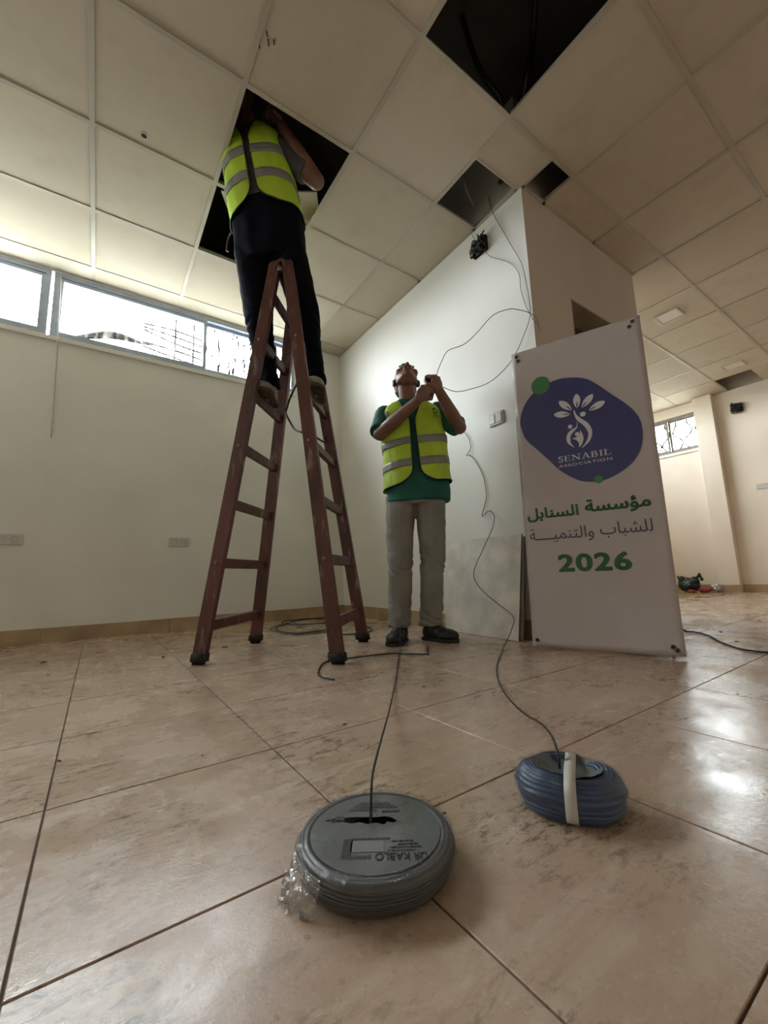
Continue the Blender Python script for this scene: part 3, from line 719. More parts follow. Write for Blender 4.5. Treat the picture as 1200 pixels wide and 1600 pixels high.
# ladder frame: local -y faces the camera (near rails), x spreads
def rail_pt(sx, sy, z, dx=0.0, dy=0.0):
    t = z/LH; return V((sx*(LSB+(.035-LSB)*t)+dx, sy*(LWB+(LWT-LWB)*t)+dy, z))
for sx in (-1, 1):
    for sy in (-1, 1):
        bm = bmesh.new(); hw, ht = .032, .0155; n = 14; rws = []
        z0, z1 = .03, LH
        b0, b1 = rail_pt(sx, sy, z0), rail_pt(sx, sy, z1-.03); d = (b1-b0).normalized()
        ax = V((1, 0, 0)); ax = (ax-d*ax.dot(d)).normalized(); ay = d.cross(ax)
        ln = (b1-b0).length
        prof = [(k/n*ln, 1.0) for k in range(n+1)]+[(ln+.032*math.sin(a), math.cos(a)) for a in (.35, .7, 1.05, 1.35, 1.5)]
        off = ay*(.0 if sx < 0 else (-.0))*0
        for h, w in prof:
            c = b0+d*h
            rws.append([bm.verts.new(c+ax*hw*w*i+ay*ht*j) for i, j in ((-1, -1), (1, -1), (1, 1), (-1, 1))])
        for p, q in zip(rws, rws[1:]):
            for k in range(4): bm.faces.new((p[k], p[(k+1) % 4], q[(k+1) % 4], q[k]))
        bm.faces.new(rws[0][::-1]); bm.faces.new(rws[-1])
        r = link('rail', bm_mesh('rail', bm), M['wood'], lad)
        bv = r.modifiers.new('b', 'BEVEL'); bv.width = .004; bv.segments = 2; bv.limit_method = 'ANGLE'; bv.angle_limit = math.radians(50)
        # rubber foot
        c = rail_pt(sx, sy, 0)
        bm = bmesh.new()
        tl = Matrix.Translation(c+V((0, 0, .0))) @ Matrix.Shear('XY', 4, (-sx*(LSB-.035)/LH, -sy*(LWB-LWT)/LH))
        add_box(bm, -.041, .041, -.026, .026, 0, .062, tl); bmesh.ops.bevel(bm, geom=bm.edges[:], offset=.014, segments=3, affect='EDGES')
        link('rubber_foot', bm_mesh('rubber_foot', bm), M['rubber'], lad, True)
    for k, z in enumerate((.17, .462, .757, 1.05, 1.35, 1.648, 1.95)):
        a, b = rail_pt(sx, -1, z), rail_pt(sx, 1, z)
        tilt = Matrix.Translation(V((a.x, 0, z))) @ Matrix.Rotation(sx*(-math.atan((LSB-.035)/LH)), 4, 'Y')
        bm = bmesh.new(); add_box(bm, -.013, .013, a.y+.012, b.y-.012, -.025, .025, tilt); bmesh.ops.bevel(bm, geom=bm.edges[:], offset=.003, segments=1, affect='EDGES')
        link('rung', bm_mesh('rung', bm), M['rung'], lad)
        if k in (1, 3, 5):
            for sy in (-1,):
                o = lathe('bolt', [(.0005, .006), (.006, .006), (.009, .004), (.011, 0)], M['steel'], lad, 14); p = rail_pt(sx, sy, z); o.location = p+V((0, sy*.0165, 0)); o.rotation_euler = (PI/2 if sy < 0 else -PI/2, 0, 0)
for sy in (-1, 1):   # hinge straps and pin at the top
    y = sy*(LWT+.0165)
    pts = [V((-.044, y, LH-.16)), V((-.034, y, LH-.06)), V((-.022, y, LH-.015)), V((0, y, LH+.002)), V((.022, y, LH-.015)), V((.034, y, LH-.06)), V((.044, y, LH-.16))]
    bm = bmesh.new(); tube_bm(bm, crom(pts, 6), .011, 8, flat=.4); link('hinge_strap', bm_mesh('hinge_strap', bm), M['wood'], lad, True)
    o = lathe('hinge_bolt', [(.0005, .012), (.009, .012), (.014, .008), (.016, 0)], M['steel'], lad, 16); o.location = (0, y+sy*.002, LH-.055); o.rotation_euler = (PI/2 if sy < 0 else -PI/2, 0, 0)
tube('hinge_pin', [(0, -LWT, LH-.055), (0, LWT, LH-.055)], .007, M['steel'], lad, n=1)
tube('spreader_cord', [rail_pt(1, -1, 1.38, -.03), rail_pt(1, -1, 1.365, -.06, .06)*.6+rail_pt(-1, 1, 1.41, .0)*.4, rail_pt(-1, 1, 1.415, .035), rail_pt(-1, 1, 1.39, .036, -.02), rail_pt(-1, 1, 1.33, .03)*.55+rail_pt(1, -1, 1.17, 0)*.45-V((0, 0, .04)), rail_pt(1, -1, 1.10, -.034)], .006, M['piping'], lad)
tube('spreader_cord', [rail_pt(1, 1, 1.22, -.02, -.016), rail_pt(1, 1, 1.17, -.02, -.06), rail_pt(1, -1, 1.10, .0, .018)], .006, M['piping'], lad)

# ------------------------------------------------------------------ people
def LP(u, w, z): return V((u, -w, z))     # u: across, w: towards the front of the person, z: up

def head_prims(bm, c, tilt, turn=0.0, lean=0.0):
    R = Matrix.Rotation(turn, 3, 'Z') @ Matrix.Rotation(lean, 3, 'Y') @ Matrix.Rotation(tilt, 3, 'X')
    B = (R @ V((1, 0, 0)), R @ V((0, 1, 0)), R @ V((0, 0, 1)))
    def at(x, y, z): return V(c) + R @ V((x, y, z))
    p_sph(bm, at(0, .015, .032), (.075, .094, .094), B)
    p_sph(bm, at(0, -.03, -.03), (.064, .062, .075), B)
    p_sph(bm, at(0, -.045, -.075), (.05, .045, .045), B)          # jaw
    p_sph(bm, at(0, -.078, -.103), (.024, .02, .019), B)          # chin
    for s in (-1, 1):
        p_sph(bm, at(s*.044, -.058, -.022), (.026, .026, .026), B)  # cheek
        p_sph(bm, at(s*.078, .012, -.012), (.011, .022, .034), B)   # ear
        p_sph(bm, at(s*.030, -.079, .012), (.017, .013, .011), B)   # lids
        p_sph(bm, at(s*.015, -.100, -.036), (.010, .010, .008), B)  # nostril wing
        p_cap(bm, at(s*.012, -.086, .032), at(s*.045, -.078, .036), .009, .007)   # brow
        p_cap(bm, at(s*.048, -.02, -.075), at(s*.02, -.07, -.10), .018, .016)     # jaw line
    p_cap(bm, at(0, -.088, .022), at(0, -.113, -.028), .009, .013)   # nose
    p_cap(bm, at(-.018, -.090, -.060), at(.018, -.090, -.060), .0085, .0085)
    p_cap(bm, at(-.015, -.088, -.073), at(.015, -.088, -.073), .009, .009)
    return at, B

def hand_prims(bm, wrist, d, n, thumb=1, curl=1.0):
    """palm and five unequal bent fingers; d: wrist to knuckles, n: side the fingers close to"""
    W = V(wrist); d = V(d).normalized(); n = V(n); n = (n-d*n.dot(d)).normalized(); t = d.cross(n)*thumb
    p_sph(bm, W+d*.045, (.040, .018, .050), (t, n, d))
    p_sph(bm, W+d*.012, (.027, .020, .03), (t, n, d))
    lens = ((.040, .025, .020), (.044, .028, .021), (.040, .026, .020), (.032, .020, .018))
    for k in range(4):
        K = W+d*(.084-.004*abs(k-1))+t*(.031-.0205*k); ang = 0; p = K
        for q, (l, da) in enumerate(zip(lens[k], (62, 78, 55))):
            ang += math.radians(da*curl); e = p+(d*math.cos(ang)+n*math.sin(ang))*l
            p_cap(bm, p, e, .0092-.0006*q, .0087-.0006*q, 10); p = e
    b = W+d*.028+t*.030
    m1 = b+(d*.55+t*.45+n*.6).normalized()*.038; m2 = m1+(d*.75-t*.35+n*.55).normalized()*.030
    p_cap(bm, b, m1, .0135, .011, 10); p_cap(bm, m1, m2, .0105, .009, 10)
    return W+d*.075+n*.030

def folds(scale, amp, stretch=(1, 1, 1), seed=0):
    def f(co):
        q = V((co.x*stretch[0]+seed, co.y*stretch[1], co.z*stretch[2]))*scale
        return amp*(noise.noise(q)+.5*noise.noise(q*2.1))
    return f

def vest_obj(parent, prof, zb, zt, off=.012, gap=.011, vz=1.27, arm=(1.29, .115, .62), cr=.10, bands=((1.15, .045), (1.02, .045)), hemfun=None, bellow=.0):
    NS, NT = 120, 70
    def edge(z):          # front half gap as an angle
        a, b, cu, cw = prof_at(prof, z)
        g = gap+bellow*max(0, (1.25-(z-prof[0][0]+.80))/.4)
        if z > vz: g += (z-vz)*.36
        return math.asin(min(.95, (g/(a+off))))**1.25*1.0 if g/(a+off) < .95 else 1.2
    def th_of(s, z):
        e = edge(z); return e+(2*PI-2*e)*s
    def zlow(s):
        a = prof_at(prof, zb)[0]; d = min(s, 1-s)*2*PI*a*.8
        h = hemfun(s) if hemfun else 0
        return zb+h+(cr-math.sqrt(max(0, cr*cr-(cr-d)**2)) if d < cr else 0)
    def wrinkle(s, z): return .006*noise.noise(V((s*9, z*7, 3)))+.0055*noise.noise(V((s*22+z*6, z*5, 8)))+.002*noise.noise(V((s*50, z*14, 2)))
    def S(s, z, o=0.0): return torso_pt(prof, th_of(s, z), z, off+o+wrinkle(s, z))
    def grid(name, f0, f1, o, m, par, ns=NS, nt=NT, hole=True, th=.003):
        vs = []; keep = []; fs = []
        for i in range(ns+1):
            s = i/ns; a, b = f0(s), f1(s)
            for j in range(nt+1):
                z = a+(b-a)*j/nt; vs.append(S(s, z, o)); keep.append((th_of(s, z), z))
        for i in range(ns):
            for j in range(nt):
                q = (i*(nt+1)+j, (i+1)*(nt+1)+j, (i+1)*(nt+1)+j+1, i*(nt+1)+j+1)
                if hole:
                    T = sum(keep[k][0] for k in q)/4; z = sum(keep[k][1] for k in q)/4
                    ds = min(abs(T-PI/2), abs(T-3*PI/2))
                    if (ds/arm[2])**2+((z-arm[0])/arm[1])**2 < 1: continue
                fs.append(q)
        me = mesh(name, vs, fs); ob = link(name, me, m, par, True)
        if th:
            sm = ob.modifiers.new('t', 'SOLIDIFY'); sm.thickness = th; sm.offset = 0
        return ob
    v = grid('vest', zlow, lambda s: zt, 0, M['vest'], parent)
    for z, w in bands:
        grid('reflective_band', lambda s, z=z, w=w: z-w/2+(hemfun(s) if hemfun else 0), lambda s, z=z, w=w: z+w/2+(hemfun(s) if hemfun else 0), .0045, M['band'], v, NS, 4, True, .0015)
    for s in (0.0005, .9995):
        pts = [S(s, zlow(s)+(zt-zlow(s))*k/30, .003) for k in range(31)]
        tube('front_binding', pts, .0042, M['piping'], v, smooth_pts=False, seg=6)
    pts = [S(k/160, zlow(k/160), .002) for k in range(161)]
    tube('hem_binding', pts, .0036, M['piping'], v, smooth_pts=False, seg=6)
    return v, S

def shoe(parent, heel, toe, top, m, w=.046, name='shoe', laces=True):
    """heel and toe on the ground; top: ankle opening centre"""
    H, T = V(heel), V(toe); d = (T-H); L_ = d.length; d.normalize(); up = V((0, 0, 1)); up = (up-d*up.dot(d)).normalized(); sd = d.cross(up)
    bm = bmesh.new()
    p_sph(bm, H+d*.045+up*.045, (w*.86, .05, .048), (sd, d, up))
    p_sph(bm, H+d*(L_*.45)+up*.042, (w*.92, L_*.30, .044), (sd, d, up))
    p_sph(bm, H+d*(L_-.075)+up*.036, (w*1.05, .078, .036), (sd, d, up))
    p_cap(bm, H+d*.055+up*.05, V(top), .047, .043)
    o = fuse(name, bm, m, parent, .005, 4)
    bm = bmesh.new()
    prof = [(0.0, .55), (.02, .82), (.06, .92), (L_*.5, .86), (L_*.72, 1.06), (L_-.04, .92), (L_-.012, .55), (L_, .15)]
    top_, bot_ = [], []
    for s in (1, -1):
        rng = prof if s == 1 else prof[::-1]
        for h, k in rng: top_.append(bm.verts.new(H+d*h+sd*s*w*k*1.06+up*.018)); bot_.append(bm.verts.new(H+d*h+sd*s*w*k*1.06))
    bm.faces.new(top_); bm.faces.new(bot_[::-1]); nn = len(top_)
    for k in range(nn): bm.faces.new((top_[k], top_[(k+1) % nn], bot_[(k+1) % nn], bot_[k]))
    link('sole', bm_mesh('sole', bm), M['sole'] if m is M['shoe'] else M['sole2'], o)
    if laces:
        for k in range(3):
            c = H+d*(L_*.42+k*.024)+up*(.092-k*.011)
            tube('lace', [c-sd*.028-up*.012, c, c+sd*.028-up*.012], .0028, M['piping'] if m is M['shoe'] else M['strap'], o, n=4, seg=6)
    return o

# ---- standing man
prof1 = [(.795, .192, .122, .036, .005), (.90, .188, .122, .036, .005), (1.0, .182, .118, .032, .005), (1.1, .18, .116, .027, .0), (1.2, .184, .118, .022, -.005), (1.30, .188, .116, .018, -.01),
         (1.355, .180, .104, .016, -.012), (1.395, .150, .086, .012, -.015), (1.425, .105, .074, .009, -.015), (1.45, .072, .066, .006, -.012), (1.475, .062, .060, .004, -.005)]
EL, WL_ = LP(-.175, .085, 1.215), LP(.055, .285, 1.325)       # his right arm (left in the picture)
ER, WR_ = LP(.298, .06, 1.235), LP(.172, .285, 1.372)
bm = bmesh.new()
HC1 = LP(-.008, .005, 1.578)
at1, HB1 = head_prims(bm, HC1, -.80, turn=.10, lean=.04)
p_cap(bm, LP(.008, -.015, 1.40), at1(0, .02, -.05), .058, .052)
p_torso(bm, prof1, .86, .82, 1.45)
for s, sh, el, wr in ((-1, LP(-.155, -.01, 1.365), EL, WL_), (1, LP(.185, -.01, 1.365), ER, WR_)):
    p_cap(bm, sh, el, .05, .042); p_cap(bm, el, el*.6+wr*.4, .041, .040); p_cap(bm, el*.62+wr*.38, wr, .040, .026)
h1 = hand_prims(bm, WL_, LP(.6, .1, .75), LP(.2, -.7, .1), thumb=-1)
h2 = hand_prims(bm, WR_, LP(-.22, .12, .95), LP(-.5, -.5, .1), thumb=1)
LEG1 = (((-.075, 0, .80), (-.090, .02, .455), (-.106, -.01, .09)), ((.112, 0, .80), (.103, .02, .455), (.075, -.02, .09)))
for hip, kn, an in LEG1:
    p_cap(bm, LP(*hip), LP(*kn), .072, .052); p_cap(bm, LP(*kn), LP(*an), .05, .036)
p_cap(bm, LP(-.106, -.01, .08), LP(-.13, .08, .045), .034, .03); p_cap(bm, LP(.075, -.02, .08), LP(.13, .03, .045), .034, .03)
man1 = fuse('person', bm, M['skin'], None, .0042, 3)
man1.location = (1.535, 1.905, 0); man1.rotation_euler = (0, 0, math.atan2(-.627, .779))
tag(man1, 'man in lime vest and grey trousers standing, looking up, pulling a cable', 'person', 'workers in lime vests')
for s in (-1, 1):
    bm = bmesh.new(); p_sph(bm, at1(s*.030, -.083, .012), .011); link('eye', bm_mesh('eye', bm), M['eye'], man1, True)
bm = bmesh.new()
p_sph(bm, at1(0, .030, .045), (.0775, .089, .088), HB1); p_sph(bm, at1(0, .06, -.01), (.070, .055, .06), HB1)
p_sph(bm, at1(0, -.055, .098), (.04, .028, .02), HB1)
fuse('hair', bm, M['hair'], man1, .005, 3, folds(60, .003))
bm = bmesh.new()
p_torso(bm, prof1, 1.0, .80, 1.452)
for s, sh, el in ((-1, LP(-.150, -.012, 1.365), EL), (1, LP(.178, -.012, 1.365), ER)):
    tip = el*.96+sh*.04; p_sph(bm, sh, .064); p_cap(bm, sh, tip, .068, .066, caps=False)
fuse('shirt', bm, M['green'], man1, .006, 4, folds(9, .007, (1, 1, .7), 4))
lathe('collar', [(.060, 0), (.067, .006), (.066, .02), (.061, .026), (.058, .018)], M['green'], man1, 40, sy=.95).location = LP(.004, -.010, 1.437)
v1, S1 = vest_obj(man1, prof1, .898, 1.425, .016, gap=.012, vz=1.28, arm=(1.30, .115, .60), cr=.085, bellow=.012,
                  bands=((1.152, .044), (1.02, .046)), hemfun=lambda s: .022*math.sin(2*PI*s)*1.0)
for nm, s0, z0, m, shape in (('emblem', .893, 1.335, 'red', 0), ('emblem', .102, 1.328, 'piping', 1)):
    bm = bmesh.new()
    def quad(sa, za, sb, zb_):
        vv = [bm.verts.new(S1(a, b, .0045)) for a, b in ((sa, za), (sb, za), (sb, zb_), (sa, zb_))]; bm.faces.new(vv)
    if shape == 0:
        for q in range(7):
            hh = .019*math.sqrt(max(.05, 1-((q-3)/3.6)**2)); quad(s0+(q-3.5)*.0055, z0-hh, s0+(q-2.5)*.0055, z0+hh)
    else:
        for q, (x, y, w_, h_) in enumerate(((-.022, .012, .008, .014), (-.008, .018, .006, .012), (.006, .014, .009, .006), (-.018, -.004, .012, .005), (.004, -.002, .010, .006), (-.006, -.018, .004, .014), (.002, -.028, .010, .004), (-.014, -.029, .008, .004))):
            quad(s0+x, z0+y, s0+x+w_, z0+y+h_)
    e = link(nm, bm_mesh(nm, bm), M[m], v1)
    sm = e.modifiers.new('t', 'SOLIDIFY'); sm.thickness = .0012
    e['label'] = 'small dark red chest emblem' if shape == 0 else 'small black printed chest emblem'
bm = bmesh.new()
pl1 = [(.785, .165, .10, .022, .0), (.81, .178, .112, .026, .0), (.88, .175, .112, .03, .0)]
p_torso(bm, pl1, 1.0)
for hip, kn, an in LEG1:
    hp = V((hip[0], 0, .79)); k = LP(*kn); a = LP(an[0], an[1], .085)
    p_cap(bm, LP(hip[0]+(.004 if hip[0] < 0 else -.004), 0, .84), k, .093, .073, caps=False); p_sph(bm, k, .072)
    p_cap(bm, k, a, .073, .064, caps=False)
    p_cap(bm, LP(an[0], an[1], .125), LP(an[0], an[1], .082), .066, .069, caps=False)
def f1(co):
    kz = math.exp(-((co.z-.43)/.07)**2)+math.exp(-((co.z-.14)/.06)**2)
    return .007*noise.noise(V((co.x*13, co.y*13, co.z*4.5)))+.004*noise.noise(V((co.x*22+co.z*20, co.y*22, co.z*9)))+kz*.0042*math.sin(co.z*95+co.x*55+9*noise.noise(co*9))
fuse('trousers', bm, M['trouser'], man1, .006, 3, f1)
shoe(man1, LP(-.093, -.055, 0), LP(-.142, .195, 0), LP(-.104, -.005, .10), M['shoe'], .047)
shoe(man1, LP(.035, -.055, 0), LP(.215, .105, 0), LP(.078, -.015, .10), M['shoe'], .047)

# ---- man on the ladder (base of his shoes on the fifth rungs)
FZ = 1.376
def sh2(z):      # leaning torso: offsets across and forward at height z above the feet
    t = (z-.95)/.55; return (-.085-.062*t, .10+.12*t)
prof2 = []
for (z, a, b) in ((.88, .196, .135), (.98, .198, .137), (1.08, .192, .135), (1.18, .184, .134), (1.28, .180, .134), (1.38, .180, .13), (1.435, .172, .115), (1.475, .150, .095), (1.505, .11, .08), (1.53, .078, .07), (1.56, .064, .064)):
    du, dw = sh2(z); prof2.append((z, a, b, du, dw))
FL2, FR2 = (-.138, 0.0), (.138, 0.0)
bm = bmesh.new()
HC2 = LP(-.185, .29, 1.685)
at2, HB2 = head_prims(bm, HC2, -.25, turn=-.5)
p_cap(bm, LP(-.170, .22, 1.50), at2(0, .02, -.05), .06, .054)
p_torso(bm, prof2, .86, .90, 1.53)
EA, WA = LP(.205, .15, 1.245), LP(.045, .26, 1.50)
EB, WB = LP(-.40, .33, 1.70), LP(-.30, .38, 1.88)
for sh, el, wr in ((LP(.01, .20, 1.43), EA, WA), (LP(-.335, .21, 1.44), EB, WB)):
    p_cap(bm, sh, el, .055, .047); p_cap(bm, el, el*.6+wr*.4, .046, .044); p_cap(bm, el*.62+wr*.38, wr, .044, .029)
hand_prims(bm, WA, LP(-.3, .1, .9), LP(-.6, .2, -.2), thumb=1, curl=.8)
hand_prims(bm, WB, LP(.4, .1, .9), LP(.6, .2, -.2), thumb=-1, curl=.8)
LEG2 = (((-.205, .08, .90), (-.180, .045, .50), (-.138, -.02, .10)), ((.005, .08, .90), (.105, .045, .50), (.138, -.02, .10)))
for hip, kn, an in LEG2:
    p_cap(bm, LP(*hip), LP(*kn), .075, .055); p_cap(bm, LP(*kn), LP(*an), .052, .038)
for x in (-.138, .138): p_cap(bm, LP(x, -.02, .09), LP(x+.02, .07, .05), .034, .03)
man2 = fuse('person', bm, M['skin'], None, .0045, 3)
man2.location = (LC.x, LC.y, FZ); man2.rotation_euler = (0, 0, LAZ-PI/2)
tag(man2, 'man in lime vest and dark trousers straddling the ladder, head inside the ceiling', 'person', 'workers in lime vests')
bm = bmesh.new(); p_sph(bm, at2(0, .03, .045), (.079, .091, .09), HB2); p_sph(bm, at2(0, .06, -.01), (.071, .056, .07), HB2)
fuse('hair', bm, M['hair'], man2, .006, 3)
bm = bmesh.new(); p_torso(bm, prof2, 1.0, 1.06, 1.532)
for sh, el in ((LP(.008, .20, 1.42), EA), (LP(-.325, .21, 1.43), EB)):
    tip = el*.72+sh*.28; p_sph(bm, sh, .07); p_cap(bm, sh, tip, .073, .066, caps=False)
fuse('shirt', bm, M['greyshirt'], man2, .006, 4, folds(9, .007, (1, 1, .7), 2))
v2, S2 = vest_obj(man2, prof2, 1.03, 1.505, .018, gap=.012, vz=1.38, arm=(1.385, .105, .60), cr=.10, bellow=.006,
                  bands=((1.31, .045), (1.18, .047)), hemfun=lambda s: .02*math.sin(2*PI*s))
bm = bmesh.new()
p_torso(bm, [(.80, .165, .12, -.095, .07), (.90, .20, .137, -.092, .085), (1.02, .206, .143, -.093, .115), (1.10, .198, .140, -.102, .132)], 1.0)
for hip, kn, an in LEG2:
    k = LP(*kn); a = LP(an[0], an[1], .10)
    p_cap(bm, LP(hip[0], hip[1], .90), k, .106, .080, caps=False); p_sph(bm, k, .077); p_cap(bm, k, a, .078, .058, caps=False)
    p_cap(bm, LP(an[0], an[1], .15), LP(an[0], an[1], .10), .060, .062, caps=False)
fuse('trousers', bm, M['navy'], man2, .007, 3, f1)
tube('belt_clip', [LP(-.325, .12, 1.02), LP(-.335, .13, .97), LP(-.34, .135, .90), LP(-.325, .135, .885)], .005, M['steel'], man2, seg=6)
shoe(man2, LP(-.150, -.085, 0), LP(-.105, .170, 0), LP(-.138, -.02, .11), M['shoe2'], .052)
shoe(man2, LP(.130, -.085, 0), LP(.185, .165, 0), LP(.138, -.02, .11), M['shoe2'], .052)

# ------------------------------------------------------------------ banner
bn = thing('roll_banner', 'tall white banner with navy logo and green Arabic lettering, standing by corner', 'banner')
ex = V((.381, -.9246, 0)).normalized(); ez = V((.022, .003, 1)); ez = (ez-ex*ez.dot(ex)).normalized(); ey = ez.cross(ex)
bn.matrix_world = Matrix(((ex.x, ey.x, ez.x, 1.785), (ex.y, ey.y, ez.y, 1.319), (ex.z, ey.z, ez.z, .012), (0, 0, 0, 1)))
BW, BH = .6098, 1.556
def bend(s, t):
    b = 0.0
    if t < .30: b -= .045*((.30-t)/.30)**2*(.35+.65*s/BW)
    if t > 1.40: b += .012*((t-1.40)/.16)**2
    return b
vs, fs = [], []; NX, NZ = 24, 64
for i in range(NX+1):
    for j in range(NZ+1):
        s, t = BW*i/NX, BH*j/NZ
        rip = .0025*math.sin(s*22)*max(0, (.2-t)/.2)
        vs.append((s, bend(s, t)+rip, t))
for i in range(NX):
    for j in range(NZ): fs.append((i*(NZ+1)+j, (i+1)*(NZ+1)+j, (i+1)*(NZ+1)+j+1, i*(NZ+1)+j+1))
sheet = link('sheet', mesh('sheet', vs, fs), M['banner'], bn, True)
sm = sheet.modifiers.new('t', 'SOLIDIFY'); sm.thickness = .0016; sm.offset = 1 if False else -1
PRY = -.0022
def prt(name, polys, m, y=PRY, par=None):
    """flat printed shape on the sheet"""
    vs, fs = [], []
    for pl in polys:
        b = len(vs); vs += [(p[0], y+bend(p[0], p[1]), p[1]) for p in pl]; fs.append(tuple(range(b, b+len(pl))))
    me = mesh(name, vs, fs); bm = bmesh.new(); bm.from_mesh(me)
    bmesh.ops.recalc_face_normals(bm, faces=bm.faces[:]); bm.to_mesh(me); bm.free()
    return link(name, me, m, par or sheet)
def closed_spline(pts, n=6):
    P = [V((a, b, 0)) for a, b in pts]; k = len(P); out = []
    for i in range(k):
        a, b, c, d = P[i-1], P[i], P[(i+1) % k], P[(i+2) % k]
        for q in range(n):
            t = q/n; v = .5*((2*b)+(c-a)*t+(2*a-5*b+4*c-d)*t*t+(3*b-a-3*c+d)*t*t*t); out.append((v.x, v.y))
    return out
blob_pts = [(.188, 1.33), (.243, 1.335), (.305, 1.322), (.355, 1.3), (.401, 1.257), (.457, 1.189), (.507, 1.131), (.542, 1.078), (.559, 1.025), (.56, .96), (.547, .904), (.52, .856), (.481, .82), (.433, .793), (.381, .776), (.328, .777), (.28, .791), (.228, .827), (.189, .864), (.151, .914), (.101, .977), (.049, 1.042), (.029, 1.095), (.022, 1.153), (.038, 1.213), (.064, 1.257), (.101, 1.294), (.143, 1.317)]
prt('logo_shape', [closed_spline(blob_pts)], M['pblue'])
def circ(cx, cy, r, n=32, ry=None): return [(cx+r*math.cos(2*PI*k/n), cy+(ry or r)*math.sin(2*PI*k/n)) for k in range(n)]
prt('logo_dot', [circ(.140, 1.326, .046, ry=.049)], M['pgreen'], PRY-.0008)
prt('logo_dot', [circ(.362, .784, .019)], M['pgreen'], PRY-.0008)
Y2 = PRY-.0008
def leaf(a, b, w=.021):
    A, B = V((a[0], a[1], 0)), V((b[0], b[1], 0)); d = B-A; n = V((-d.y, d.x, 0)).normalized(); o1, o2 = [], []
    for k in range(15):
        t = k/14; h = w*math.sin(PI*t**.85)**.8 if 0 < t < 1 else 0
        o1.append(tuple((A+d*t+n*h)[:2])); o2.append(tuple((A+d*t-n*h)[:2]))
    return o1+o2[::-1][1:-1]
lv = [((.192, 1.151), (.269, 1.134)), ((.222, 1.216), (.278, 1.154)), ((.306, 1.233), (.302, 1.157)), ((.378, 1.212), (.322, 1.155)), ((.426, 1.162), (.352, 1.133))]
for a, b in lv:
    prt('logo_leaf', [leaf(a, b, .0165)], M['pwhite'], Y2)
    m_ = ((a[0]*.45+b[0]*.55), (a[1]*.45+b[1]*.55))
    prt('leaf_vein', [leaf(m_, b, .0028)], M['pblue'], Y2-.0006)
for c in ((.325, 1.121, .0125), (.262, 1.070, .0105), (.291, 1.025, .0105)): prt('logo_head', [circ(*c)], M['pwhite'], Y2)
def rib(Lp, Rp):
    a = crom([(x, y, 0) for x, y in Lp], 5); b = crom([(x, y, 0) for x, y in Rp], 5)
    return [(p.x, p.y) for p in a]+[(p.x, p.y) for p in b[::-1]]
prt('logo_figure', [rib([(.285, 1.152), (.286, 1.128), (.296, 1.096), (.319, 1.068), (.334, 1.041), (.34, 1.017), (.333, .99), (.321, .97), (.304, .953)], [(.289, 1.151), (.296, 1.126), (.315, 1.101), (.34, 1.075), (.353, 1.049), (.357, 1.02), (.35, .993), (.336, .973), (.309, .952)])], M['pwhite'], Y2)
prt('logo_figure', [rib([(.296, 1.088), (.289, 1.063), (.267, 1.053), (.248, 1.037), (.24, 1.009), (.246, .985), (.271, .959)], [(.298, 1.085), (.293, 1.059), (.277, 1.042), (.262, 1.025), (.257, 1.0), (.261, .979), (.273, .959)])], M['pwhite'], Y2)
prt('logo_figure', [[(.263, 1.006), (.284, 1.009), (.302, 1.019), (.306, 1.045), (.315, 1.017), (.317, .994), (.308, .972), (.294, .955), (.294, .981), (.283, .998)]], M['pwhite'], Y2)
def stroke(pts, w):
    if isinstance(w, (int, float)): w = [w]*len(pts)
    P = [V((x, y, 0)) for x, y in pts]; a, b = [], []
    for i, p in enumerate(P):
        d = (P[min(i+1, len(P)-1)]-P[max(i-1, 0)]).normalized(); n = V((-d.y, d.x, 0)); a.append(p+n*w[i]/2); b.append(p-n*w[i]/2)
    return [(p.x, p.y) for p in a]+[(p.x, p.y) for p in b[::-1]]
def arc(cx, cy, rx, ry, a0, a1, n=10): return [(cx+rx*math.cos(math.radians(a0+(a1-a0)*k/n)), cy+ry*math.sin(math.radians(a0+(a1-a0)*k/n))) for k in range(n+1)]
TK, TN, SF = .16, .07, .06
def serif(x, y, w=.17): return stroke([(x-w, y), (x+w, y)], SF)
GL = {
 'S': (.62, [stroke(arc(.31, .74, .21, .23, 20, 200)+arc(.31, .27, .22, .25, 60, -160), .13), stroke([(.52, .78), (.53, .96)], .06), stroke([(.09, .2), (.08, .02)], .06)]),
 'E': (.74, [stroke([(.16, 0), (.16, 1)], TK), stroke([(.02, .97), (.66, .97)], SF), stroke([(.02, .03), (.70, .03)], SF), stroke([(.2, .52), (.5, .52)], SF), stroke([(.64, 1), (.66, .78)], SF), stroke([(.68, 0), (.70, .24)], SF), stroke([(.5, .42), (.5, .62)], SF)]),
 'N': (.98, [stroke([(.16, 0), (.16, 1)], TN), stroke([(.82, 0), (.82, 1)], TN), stroke([(.14, .97), (.82, .02)], TK), serif(.16, .03), serif(.12, .97, .12), serif(.82, .97)]),
 'A': (.92, [stroke([(.14, 0), (.46, 1)], TN), stroke([(.44, 1), (.78, 0)], TK), stroke([(.25, .36), (.66, .36)], SF), serif(.14, .03), serif(.78, .03)]),
 'B': (.76, [stroke([(.16, 0), (.16, 1)], TK), stroke([(.02, .97), (.4, .97)], SF), stroke([(.02, .03), (.4, .03)], SF), stroke([(.2, .53), (.4, .53)], SF), stroke(arc(.38, .75, .2, .22, 90, -90), .12), stroke(arc(.4, .28, .24, .25, 90, -90), .13)]),
 'I': (.42, [stroke([(.2, 0), (.2, 1)], TK), serif(.2, .03, .18), serif(.2, .97, .18)]),
 'L': (.74, [stroke([(.16, 0), (.16, 1)], TK), serif(.16, .97, .18), stroke([(.0, .03), (.66, .03)], SF), stroke([(.64, 0), (.68, .26)], SF)])}
x = 0; polys = []
